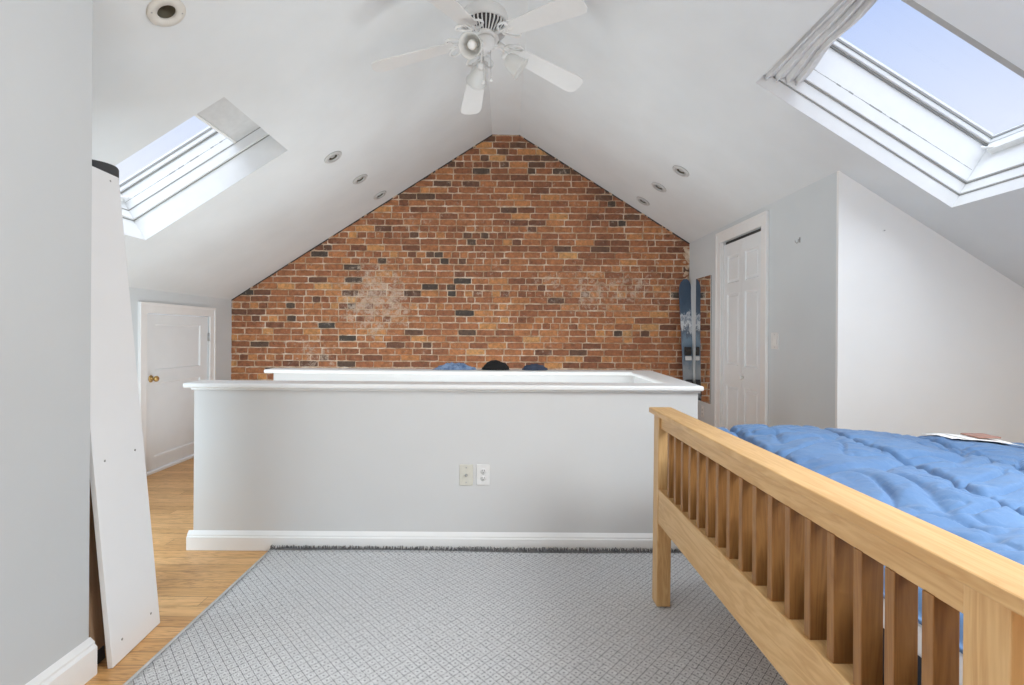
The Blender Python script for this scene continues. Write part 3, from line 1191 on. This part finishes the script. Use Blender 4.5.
mb.build('vent_fins', M_FAN, fan)
PH = math.radians(29.3)
for i in range(5):
    an = PH + i * 2 * PI / 5
    Rz = Matrix.Rotation(an, 4, 'Z')
    # iron: arm plus three looped petals
    mb = MB()
    mb.tube([(0.085, 0, 0.02), (0.12, 0, 0.012), (0.15, 0, -0.002), (0.215, 0, -0.012)], [0.013, 0.010, 0.008, 0.006], 8, M=Rz)
    for sg in (-1, 1):
        pet = []
        for kk in range(18):
            th = 2 * PI * kk / 18
            lx, ly = 0.050 * math.cos(th), 0.024 * math.sin(th) * (1 + 0.35 * math.cos(th))
            ca, sa = math.cos(sg * 0.62), math.sin(sg * 0.62)
            pet.append((0.116 + 0.050 * ca + lx * ca - ly * sa + 0.01, sg * 0.010 + 0.050 * sa + lx * sa + ly * ca, -0.008 - 0.012 * math.cos(th)))
        mb.tube(pet, 0.0066, 8, closed=True, M=Rz)
    pet = [(0.20 + 0.046 * math.cos(2 * PI * kk / 16), 0.017 * math.sin(2 * PI * kk / 16), -0.011) for kk in range(16)]
    mb.tube(pet, 0.005, 8, closed=True, M=Rz)
    mb.build('blade_iron', M_FAN, fan)
    # blade: pitched plank with rounded corners, drooping a little to the tip
    out = [(0.185, -0.050), (0.60, -0.071), (0.635, -0.066), (0.655, -0.045), (0.662, 0.0), (0.655, 0.045), (0.635, 0.066), (0.60, 0.071), (0.185, 0.050), (0.175, 0.03), (0.175, -0.03)]
    mb = MB()
    pv = mb.prism(out, 'z', 0.0, 0.006)
    pitch = Matrix.Rotation(-math.radians(8.5), 4, 'X')
    droop = Matrix.Translation((0.19, 0, -0.013)) @ Matrix.Rotation(math.atan2(0.086, 0.47), 4, 'Y') @ Matrix.Translation((-0.19, 0, 0))
    bmesh.ops.transform(mb.bm, matrix=Rz @ droop @ pitch, verts=pv)
    mb.build('blade', M_FAN, fan, bevel=0.002)
mb = MB()
mb.lathe([(0.0, 0.020), (0.056, 0.018), (0.058, 0.0), (0.053, -0.026), (0.042, -0.045), (0.026, -0.056), (0.012, -0.060), (0.009, -0.075), (0.0, -0.078)], 36)
mb.build('switch_housing', M_FAN, fan)
for an_d, tl_d in ((106, 76), (249, 56), (8, 52)):
    an = math.radians(an_d)
    Rz = Matrix.Rotation(an, 4, 'Z')
    mb = MB()
    mb.tube([(0.03, 0, -0.045), (0.06, 0, -0.028), (0.085, 0, -0.030), (0.102, 0, -0.048), (0.108, 0, -0.065)], 0.007, 10, M=Rz)
    mb.lathe([(0.0, 0.014), (0.016, 0.012), (0.022, 0.0), (0.021, -0.02), (0.0, -0.02)], 24,
             Rz @ Matrix.Translation((0.110, 0, -0.072)) @ Matrix.Rotation(-math.radians(tl_d), 4, 'Y'))
    arm = mb.build('lamp_arm', M_FAN, fan)
    SM = Rz @ Matrix.Translation((0.115, 0, -0.078)) @ Matrix.Rotation(-math.radians(tl_d), 4, 'Y')
    mb = MB()
    mb.lathe([(0.021, -0.004), (0.034, -0.018), (0.046, -0.045), (0.050, -0.072), (0.056, -0.095), (0.064, -0.110),
              (0.0615, -0.110), (0.053, -0.094), (0.047, -0.072), (0.043, -0.046), (0.031, -0.020), (0.018, -0.007)], 36, SM)
    mb.build('lamp_shade', M_FROST, fan, label='frosted glass lamp shade')
    mb = MB()
    mb.lathe([(0.0, -0.012), (0.012, -0.014), (0.013, -0.035), (0.022, -0.055), (0.026, -0.072), (0.022, -0.09), (0.010, -0.099), (0, -0.101)], 24, SM)
    mb.build('light_bulb', M_WHITE, fan)
for (cx_, cy_, zl) in ((-0.012, -0.035, -0.245), (0.030, -0.020, -0.225)):
    mb = MB()
    mb.tube([(cx_, cy_, -0.06), (cx_, cy_, zl)], 0.0014, 6)
    mb.build('pull_chain', M_STEEL, fan)
    mb = MB()
    mb.lathe([(0, 0.012), (0.004, 0.011), (0.005, 0.003), (0.0095, -0.006), (0.009, -0.014), (0, -0.018)], 16, Matrix.Translation((cx_, cy_, zl)))
    mb.build('chain_fob', M_FAN, fan)


# ------------------------------------------------------------------ wall plates
def wall_plate(name, label, cat, M, mat, w=0.076, h=0.118):
    r = thing(name, label, cat, M)
    mb = MB()
    mb.box(-w / 2, w / 2, -0.006, 0.0, -h / 2, h / 2)
    mb.build('cover_plate', mat, r, bevel=0.005)
    return r


def front(x, y, z):
    return Matrix.Translation((x, y, z))


jack = wall_plate('cable_jack', 'almond cable wall plate on the half wall, left of the white power outlet', 'wall plate',
                  front(-0.2135, Y0, 0.427), M_PLATE)
mb = MB()
Mx = Matrix.Translation((0, -0.006, 0)) @ Matrix.Rotation(PI / 2, 4, 'X')
mb.lathe([(0, 0), (0.0075, 0), (0.0075, 0.004), (0.005, 0.005), (0.005, 0.020), (0.0035, 0.0205), (0, 0.0205)], 14, Mx)
mb.build('coaxial_jack', M_STEEL, jack)
for zz_ in (-0.042, 0.042):
    mb = MB()
    mb.lathe([(0, 0), (0.004, 0), (0.003, 0.0015), (0, 0.0018)], 12, Matrix.Translation((0, -0.006, zz_)) @ Matrix.Rotation(PI / 2, 4, 'X'))
    mb.build('screw', M_STEEL, jack)


def make_outlet(M, label):
    r = wall_plate('power_outlet', label, 'power outlet', M, M_PLATE_W)
    for zz_ in (-0.020, 0.020):
        mb = MB()
        mb.lathe([(0, 0.0), (0.0165, 0.0), (0.016, 0.002), (0, 0.0022)], 24, Matrix.Translation((0, -0.006, zz_)) @ Matrix.Rotation(PI / 2, 4, 'X'))
        so = mb.build('socket_face', M_PLATE_W, r)
        mb = MB()
        for sx in (-0.006, 0.006):
            mb.box(sx - 0.0012, sx + 0.0012, -0.0092, -0.008, zz_ + 0.000, zz_ + 0.009)
        mb.lathe([(0, 0), (0.0026, 0), (0.0026, 0.0012), (0, 0.0012)], 12, Matrix.Translation((0, -0.008, zz_ - 0.007)) @ Matrix.Rotation(PI / 2, 4, 'X'))
        mb.build('socket_slot', M_DARK, so)
    mb = MB()
    mb.lathe([(0, 0), (0.003, 0), (0.002, 0.001), (0, 0.0013)], 12, Matrix.Translation((0, -0.006, 0)) @ Matrix.Rotation(PI / 2, 4, 'X'))
    mb.build('screw', M_STEEL, r)
    return r


make_outlet(front(-0.1175, Y0, 0.429), 'white double power outlet on the half wall, right of the almond cable plate')
side = Matrix.Rotation(-PI / 2, 4, 'Z')
ow = make_outlet(Matrix.Translation((XC, 5.32, 0.44)) @ side, 'white power outlet low on the grey closet wall under the mirror')
sw = wall_plate('light_switch', 'white light switch plate on the grey wall beside the bifold closet door', 'light switch',
                Matrix.Translation((XC, 3.905, 1.185)) @ side, M_PLATE_W, 0.105, 0.125)
mb = MB()
mb.box(-0.017, 0.017, -0.009, -0.006, -0.034, 0.034)
mb.build('switch_rocker', M_WHITE, sw, bevel=0.002)
for zz_ in (-0.048, 0.048):
    mb = MB()
    mb.lathe([(0, 0), (0.003, 0), (0.002, 0.001), (0, 0.0013)], 12, Matrix.Translation((0, -0.006, zz_)) @ Matrix.Rotation(PI / 2, 4, 'X'))
    mb.build('screw', M_STEEL, sw)

hk = thing('wall_hook', 'small dark metal hook high on the grey closet wall', 'hook', Matrix.Translation((XC, 3.586, 1.885)) @ side)
mb = MB()
mb.box(-0.006, 0.006, -0.004, 0, -0.018, 0.02)
mb.build('hook_plate', M_STEEL, hk, bevel=0.001)
mb = MB()
mb.tube([(0, -0.003, 0.008), (0, -0.012, 0.0), (0, -0.014, -0.014), (0, -0.022, -0.022), (0, -0.032, -0.014), (0, -0.034, -0.004)], 0.003, 8)
mb.build('hook_arm', M_STEEL, hk)
mb = MB()
mb.lathe([(0, 0), (0.0015, 0), (0.0015, 0.012), (0.004, 0.0125), (0.004, 0.0145), (0, 0.0148)], 10,
         Matrix.Translation((2.302, YC, 1.868)) @ Matrix.Rotation(PI / 2, 4, 'X'))
tag(mb.build('wall_nail', M_STEEL), 'tiny nail in the light wall above the bed', 'nail')

# mirror on the closet wall
mi = thing('wall_mirror', 'narrow unframed full-length mirror on the grey wall beside the closet door', 'mirror', (XC, 5.31, 1.18))
mb = MB()
mb.box(-0.012, -0.004, -0.197, 0.197, -0.635, 0.635)
mb.build('mirror_glass', M_MIRROR, mi, bevel=0.002)
mb = MB()
mb.box(-0.004, 0.0, -0.195, 0.195, -0.632, 0.632)
mb.build('mirror_backing', M_DARK, mi)

# ski leaning in the corner
tl = Matrix.Rotation(math.radians(-5.2), 4, 'X')
skm = Matrix.Translation((1.987, 5.545, 0.005)) @ Matrix.Rotation(math.radians(-0.7), 4, 'Y') @ tl
ski = thing('ski', 'blue and grey ski with mountain graphic leaning upright in the brick corner', 'ski', skm)


def ski_w(t):
    w = 0.056 + 0.012 * (2 * t - 0.9) ** 2 * 1.0
    if t > 0.93:
        q = (t - 0.93) / 0.07
        w *= math.sqrt(max(0.0, 1 - q * q * 0.92))
    if t < 0.02:
        w *= 0.75 + 0.25 * t / 0.02
    return w


def ski_body(y0, y1, sc):
    bm_ = bmesh.new()
    pr = None
    N = 60
    for i in range(N + 1):
        t = i / N
        z_ = 1.83 * t
        w_ = ski_w(t) * sc
        bend = -0.05 * max(0, (t - 0.9) / 0.1) ** 2 * 0.6
        cr = [bm_.verts.new((-w_, y0 + bend, z_)), bm_.verts.new((w_, y0 + bend, z_)), bm_.verts.new((w_, y1 + bend, z_)), bm_.verts.new((-w_, y1 + bend, z_))]
        if pr:
            for a_ in range(4):
                bm_.faces.new([pr[a_], pr[(a_ + 1) % 4], cr[(a_ + 1) % 4], cr[a_]])
        else:
            bm_.faces.new(cr)
        pr = cr
    bm_.faces.new(pr[::-1])
    bmesh.ops.recalc_face_normals(bm_, faces=bm_.faces[:])
    h = MB()
    h.bm.free()
    h.bm = bm_
    return h


ski_body(-0.011, -0.002, 0.985).build('topsheet', M_SKI, ski)
ski_body(-0.002, 0.002, 1.0).build('base', M_MAROON, ski, label='maroon ski base and edges')
bd = []
mb = MB()
mb.box(-0.036, 0.036, -0.045, -0.011, 1.00, 1.09)
mb.box(-0.028, 0.028, -0.065, -0.011, 1.045, 1.085)
tb = mb.build('toe_binding', M_BLACK, ski, bevel=0.008)
mb = MB()
mb.box(-0.033, 0.033, -0.048, -0.030, 0.945, 0.99)
mb.build('toe_plate', M_PLATE_W, tb, bevel=0.004)
mb = MB()
mb.box(-0.034, 0.034, -0.05, -0.011, 0.60, 0.74)
mb.box(-0.026, 0.026, -0.085, -0.02, 0.66, 0.72)
for sg in (-1, 1):
    mb.tube([(sg * 0.036, -0.03, 0.72), (sg * 0.050, -0.026, 0.64), (sg * 0.052, -0.02, 0.56)], 0.006, 8)
mb.build('heel_binding', M_BLACK, ski, bevel=0.008)

# ------------------------------------------------------------------ clothes on the rear cap
ZCAP = HW + 0.028


def cloth_heap(name, label, cat, mat, cx, cy, rx, ry, h, seed, rough):
    bm_ = bmesh.new()
    bmesh.ops.create_icosphere(bm_, subdivisions=5, radius=1.0)
    for v_ in bm_.verts:
        p = v_.co.copy()
        n_ = noise.noise(Vector((p.x * 2.2 + seed, p.y * 2.2, p.z * 1.5))) + 0.5 * noise.noise(Vector((p.x * 6 + seed, p.y * 6, p.z * 6)))
        s_ = 1 + rough * n_
        zz = max(0.0, p.z) * h * s_ * (0.85 + 0.15 * (1 - p.x * p.x))
        v_.co = Vector((cx + p.x * rx * (1 + 0.12 * n_), cy + p.y * ry, ZCAP + 0.001 + zz))
    h_ = MB()
    h_.bm.free()
    h_.bm = bm_
    return tag(h_.build(name, mat, smooth=True), label, cat)


cloth_heap('folded_jeans', 'crumpled pale blue denim garment on the back cap of the half wall', 'clothing', M_DENIM, -0.40, 4.085, 0.165, 0.055, 0.038, 3.1, 0.85)
cloth_heap('knit_cap', 'rounded black knit cap on the back cap of the half wall', 'hat', M_BLACKWOOL, -0.07, 4.09, 0.108, 0.06, 0.072, 8.4, 0.15)
cloth_heap('folded_shirt', 'dark slate blue folded garment on the back cap beside the black cap', 'clothing', M_SLATE, 0.235, 4.09, 0.10, 0.055, 0.045, 12.9, 0.3)

# ------------------------------------------------------------------ leaning boards on the left
lean = math.atan(0.0945)
BW = 0.298
bm_root = thing('white_board', 'tall white melamine board leaning on its end behind the grey wall corner', 'board',
                Matrix.Translation((-1.416, 1.888, 0.001)) @ Matrix.Rotation(math.radians(4.6), 4, 'Z') @ Matrix.Rotation(-lean, 4, 'Y'))
BH = 1.874
mb = MB()
mb.box(-0.018, 0.0, 0, BW, 0.002, BH)
mb.build('panel', M_BOARD, bm_root, bevel=0.0015)
for (yy, zz_) in ((0.058, 0.745), (0.238, 0.745), (0.062, 0.072), (0.242, 0.072), (0.24, BH - 0.03)):
    mb = MB()
    mb.lathe([(0, 0.0), (0.0045, 0.0), (0.0045, 0.0012), (0, 0.0012)], 12, Matrix.Translation((0.0, yy, zz_)) @ Matrix.Rotation(PI / 2, 4, 'Y'))
    mb.build('screw_hole', M_SEAL, bm_root)

pn = thing('brown_panel', 'brown wooden panel standing upright behind the white leaning board', 'board',
           Matrix.Translation((-1.487, 1.888, 0.0)) @ Matrix.Rotation(math.radians(4.6), 4, 'Z') @ Matrix.Rotation(-lean, 4, 'Y'))
mb = MB()
mb.box(-0.016, 0.0, 0.0, 0.27, 0.03, 1.70)
mb.build('panel', M_BROWN, pn, bevel=0.001)
for y_ in (0.02, 0.21):
    mb = MB()
    mb.box(-0.02, 0.004, y_, y_ + 0.04, 0.004, 0.05)
    mb.build('panel_foot', M_CHAR, pn)

rl = thing('rolled_mat', 'dark grey rolled mat standing on end behind the white leaning board', 'mat',
           Matrix.Translation((-1.872, 2.345, 0.0)))
mb = MB()
mb.lathe([(0.0, 0.004), (0.098, 0.002), (0.102, 0.008), (0.102, 1.968), (0.098, 1.976), (0.085, 1.976), (0.082, 1.95), (0.077, 1.95), (0.074, 1.974), (0.05, 1.974), (0.0, 1.972)], 40)
mb.build('roll', M_CHAR, rl)

# ------------------------------------------------------------------ rug
RX0, RX1, RY0, RY1 = -1.302, 1.72, 0.45, 2.885
rug = thing('area_rug', 'large grey and white woven rug with small diamond pattern and dark fringe', 'rug', (0, 0, 0.0))
bm = bmesh.new()
NX, NYR = 90, 70
g = []
for i in range(NX + 1):
    col_ = []
    for j_ in range(NYR + 1):
        x = RX0 + (RX1 - RX0) * i / NX
        y = RY0 + (RY1 - RY0) * j_ / NYR
        skew = -0.02 * (1 - (y - RY0) / (RY1 - RY0)) * 0 + (-0.03 if i == 0 else 0) * 0
        xx = x
        yy = y + 0.010 * (1 - i / NX)
        zz = 0.007 + 0.0025 * noise.noise(Vector((x * 2.2, y * 2.2, 0)))
        if j_ >= NYR - 1:
            zz += 0.012 if j_ == NYR else 0.004
        col_.append(bm.verts.new((xx, yy, zz)))
    g.append(col_)
for i in range(NX):
    for j_ in range(NYR):
        f = bm.faces.new([g[i][j_], g[i + 1][j_], g[i + 1][j_ + 1], g[i][j_ + 1]])
        f.smooth = True
mb = MB()
mb.bm.free()
mb.bm = bm
pile = mb.build('woven_field', M_RUG, rug)
sd = pile.modifiers.new('thick', 'SOLIDIFY')
sd.thickness = 0.006
mb = MB()
rf = random.Random(5)
nf = 1500
for i in range(nf):
    t = (i + rf.random()) / nf
    x = RX0 + (RX1 - RX0) * t
    y = RY1 + 0.010 * (1 - t)
    a = rf.uniform(-0.010, 0.010)
    up_ = rf.uniform(0.010, 0.028)
    mb.tube([(x, y - 0.012, 0.012), (x + a * 0.4, y + 0.004, 0.02), (x + a, y + rf.uniform(0.0, 0.012), 0.012 + up_)], [0.0035, 0.003, 0.0015], 4)
fr_o = mb.build('fringe', M_FRINGE, rug)
fr_o['kind'] = 'stuff'
mb = MB()
pts = [(RX0, RY0 + (RY1 - RY0) * q / 30 + 0.010, 0.008) for q in range(31)]
mb.tube(pts, 0.006, 8)
mb.build('selvedge', M_SELVEDGE, rug)

# ------------------------------------------------------------------ bed
bed = thing('bed', 'light oak slatted bed with tall footboard standing on the grey rug', 'bed', (0.72, 1.55, 0.0))
OX, OY = 0.72, 1.55
RUGZ = 0.012


def bedbox(name, x0, x1, y0, y1, z0, z1, mat, bev=0.003):
    mb_ = MB()
    mb_.box(x0 - OX, x1 - OX, y0 - OY, y1 - OY, z0, z1)
    return mb_.build(name, mat, bed, bevel=bev)


for y0, y1 in ((2.322, 2.395), (0.705, 0.780)):
    mb_ = MB()
    pv = mb_.box(0.689 - OX, 0.751 - OX, y0 - OY, y1 - OY, RUGZ, 0.868)
    for v_ in pv:
        if v_.co.z < 0.1:
            v_.co.x -= 0.004
    mb_.build('foot_post', M_OAK_Z, bed, bevel=0.003)
bedbox('footboard_cap', 0.668, 0.772, 0.665, 2.408, 0.868, 0.892, M_OAK_Y, 0.004)
bedbox('footboard_upper_rail', 0.700, 0.738, 0.780, 2.322, 0.806, 0.868, M_OAK_Y)
bedbox('footboard_lower_rail', 0.689, 0.742, 0.780, 2.322, 0.384, 0.537, M_OAK_Y)
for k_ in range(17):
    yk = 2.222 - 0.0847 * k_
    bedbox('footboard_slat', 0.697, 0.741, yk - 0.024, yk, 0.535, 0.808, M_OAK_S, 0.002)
for y0, y1 in ((2.345, 2.375), (0.725, 0.755)):
    bedbox('side_rail', 0.751, 2.80, y0, y1, 0.30, 0.46, M_OAK_Y)
for y0, y1 in ((2.322, 2.395), (0.705, 0.780)):
    bedbox('head_post', 2.80, 2.862, y0, y1, 0.0, 1.10, M_OAK_Z)
bedbox('headboard_panel', 2.815, 2.845, 0.78, 2.322, 0.40, 1.06, M_OAK_Y)
bedbox('mattress_platform', 0.752, 2.80, 0.757, 2.343, 0.40, 0.425, M_OAK_Y)

mt = thing('mattress', 'dark mattress with white fitted sheet on the oak bed under the blue duvet', 'mattress', (0, 0, 0))
mb = MB()
mb.box(0.785, 2.795, 0.765, 2.335, 0.426, 0.625)
mb.build('mattress_body', M_NAVY, mt, bevel=0.03, seg=4)
mb = MB()
mb.box(0.783, 2.797, 0.763, 2.337, 0.615, 0.685)
mb.build('fitted_sheet', M_SHEET, mt, bevel=0.025, seg=4)


# duvet
def interp(x, pts):
    if x <= pts[0][0]:
        return pts[0][1]
    for (a, b_), (c_, d_) in zip(pts[:-1], pts[1:]):
        if x <= c_:
            t_ = (x - a) / (c_ - a)
            t_ = t_ * t_ * (3 - 2 * t_)
            return b_ + (d_ - b_) * t_
    return pts[-1][1]


PX = [(0.78, 0.775), (0.93, 0.815), (1.17, 0.838), (1.47, 0.822), (1.88, 0.785), (2.29, 0.745), (2.8, 0.735)]
DX0, DX1, DY0, DY1 = 0.775, 2.60, 0.69, 2.47


def duvet_z(x, y):
    far = max(0.0, min(1.0, (y - 1.2) / 1.0))
    z = interp(x, PX) - 0.045 * (1 - far)
    wx = x + 0.06 * noise.noise(Vector((x * 2.0, y * 2.0, 4.0)))
    wy = y + 0.06 * noise.noise(Vector((x * 2.0, y * 2.0, 8.0)))
    # quilt channels
    sx = abs(((wx - 1.36 - 0.09 * (y - 1.6)) / 0.42 + 0.5) % 1.0 - 0.5)
    sy_ = abs(((wy - 1.24) / 0.45 + 0.5) % 1.0 - 0.5)
    z -= 0.028 * math.exp(-(sx / 0.035) ** 2) + 0.011 * math.exp(-(sy_ / 0.05) ** 2)
    # puckers along the seams, soft folds and sharp creases
    pk = noise.noise(Vector((x * 5, y * 22, 2.0))) * 0.013 * math.exp(-(sx / 0.17) ** 2)
    wr = noise.noise(Vector((x * 4.2 + y * 3.0, y * 9.0 - x * 3.0, 6.0)))
    wr2 = noise.noise(Vector((x * 10 - y * 6, y * 14 + x * 8, 1.0)))
    q1 = noise.noise(Vector((x * 2.3, y * 2.3, 31.0)))
    q2 = noise.noise(Vector((x * 2.9, y * 2.9, 37.0)))
    a1 = x * 3.2 + 3.4 * y
    r1 = 1 - abs(noise.noise(Vector((a1 * 0.55, (y - 0.75 * x) * 6.0 + 1.5 * q1, 21.0)))) * 8.0
    r2 = 1 - abs(noise.noise(Vector((x * 7.0 - 4.0 * y, y * 13.0 + 6.0 * x + q2, 23.0)))) * 6.5
    r3 = 1 - abs(noise.noise(Vector((x * 22.0 + 9.0 * y, y * 30.0 - 9.0 * x, 27.0)))) * 3.0
    z += pk + 0.010 * wr + 0.004 * wr2 + 0.016 * noise.noise(Vector((x * 2.1, y * 2.3, 15.0)))
    z -= 0.028 * max(0, r1) ** 1.5 * max(0.0, min(1.0, q1 * 1.8 + 0.5))
    z -= 0.013 * max(0, r2) ** 2 * max(0.0, min(1.0, q2 * 2.4 + 0.25))
    z -= 0.0022 * max(0, r3) ** 2
    dfar, dnear, dfoot = DY1 - y, y - DY0, x - DX0
    if dfar < 0.12:
        z -= 0.20 * (1 - dfar / 0.12) ** 2
    if dnear < 0.10:
        z -= 0.20 * (1 - dnear / 0.10) ** 2
    if dfoot < 0.05:
        z -= 0.045 * (1 - dfoot / 0.05) ** 2
    return max(z, 0.700) if 0.752 < y < 2.350 else z


bm = bmesh.new()
NX, NYD = 280, 270
g = []
for i in range(NX + 1):
    col_ = []
    for j_ in range(NYD + 1):
        x = DX0 + (DX1 - DX0) * i / NX
        y = DY0 + (DY1 - DY0) * j_ / NYD
        col_.append(bm.verts.new((x, y, duvet_z(x, y))))
    g.append(col_)
for i in range(NX):
    for j_ in range(NYD):
        f = bm.faces.new([g[i][j_], g[i + 1][j_], g[i + 1][j_ + 1], g[i][j_ + 1]])
        f.smooth = True
mb = MB()
mb.bm.free()
mb.bm = bm
dv = mb.build('duvet', M_DUVET)
sd = dv.modifiers.new('thick', 'SOLIDIFY')
sd.thickness = 0.006
sd.offset = -1
tag(dv, 'rumpled blue quilted duvet spread over the oak bed', 'duvet')

# paper and booklet lying on the duvet near the wall
def draped(x0, x1, y0, y1, rot, lift, th):
    h_ = MB()
    N1, N2 = 24, 18
    cx_, cy_ = 0.5 * (x0 + x1), 0.5 * (y0 + y1)
    layers = []
    for k_ in (0, 1):
        gr = []
        for i in range(N1 + 1):
            r_ = []
            for j_ in range(N2 + 1):
                dx_, dy_ = (x0 + (x1 - x0) * i / N1) - cx_, (y0 + (y1 - y0) * j_ / N2) - cy_
                x = cx_ + dx_ * math.cos(rot) - dy_ * math.sin(rot)
                y = cy_ + dx_ * math.sin(rot) + dy_ * math.cos(rot)
                zs = max(duvet_z(x + ex, y + ey) for ex in (-0.03, -0.015, 0, 0.015, 0.03) for ey in (-0.03, -0.015, 0, 0.015, 0.03))
                r_.append(h_.bm.verts.new((x, y, zs + lift + th * k_)))
            gr.append(r_)
        layers.append(gr)
    A, B = layers
    for i in range(N1):
        for j_ in range(N2):
            h_.bm.faces.new([B[i][j_], B[i + 1][j_], B[i + 1][j_ + 1], B[i][j_ + 1]])
            h_.bm.faces.new([A[i][j_], A[i][j_ + 1], A[i + 1][j_ + 1], A[i + 1][j_]])
    for i in range(N1):
        h_.bm.faces.new([A[i][0], A[i + 1][0], B[i + 1][0], B[i][0]])
        h_.bm.faces.new([A[i][N2], B[i][N2], B[i + 1][N2], A[i + 1][N2]])
    for j_ in range(N2):
        h_.bm.faces.new([A[0][j_], B[0][j_], B[0][j_ + 1], A[0][j_ + 1]])
        h_.bm.faces.new([A[N1][j_], A[N1][j_ + 1], B[N1][j_ + 1], B[N1][j_]])
    return h_


bp = thing('paper_sheets', 'white paper sheets lying on the far edge of the blue duvet', 'paper', (0, 0, 0))
draped(1.90, 2.12, 2.22, 2.37, 0.05, 0.002, 0.001).build('lower_sheet', M_PAPER, bp, smooth=True)
draped(1.98, 2.20, 2.20, 2.34, -0.12, 0.005, 0.001).build('upper_sheet', M_PAPER, bp, smooth=True)
zb_ = max(duvet_z(2.04 + 0.01 * i, 2.26 + 0.01 * j_) for i in range(16) for j_ in range(12)) + 0.009
bk = thing('booklet', 'red-brown booklet on the white paper at the far edge of the duvet', 'booklet', Matrix.Translation((2.115, 2.31, zb_)))
mb = MB()
mb.box(-0.05, 0.05, -0.045, 0.045, 0.0, 0.006)
mb.build('cover', M_REDBROWN, bk, bevel=0.001)
mb = MB()
mb.box(-0.047, 0.052, -0.043, 0.043, 0.0015, 0.0045)
mb.build('pages', M_PAPER, bk)
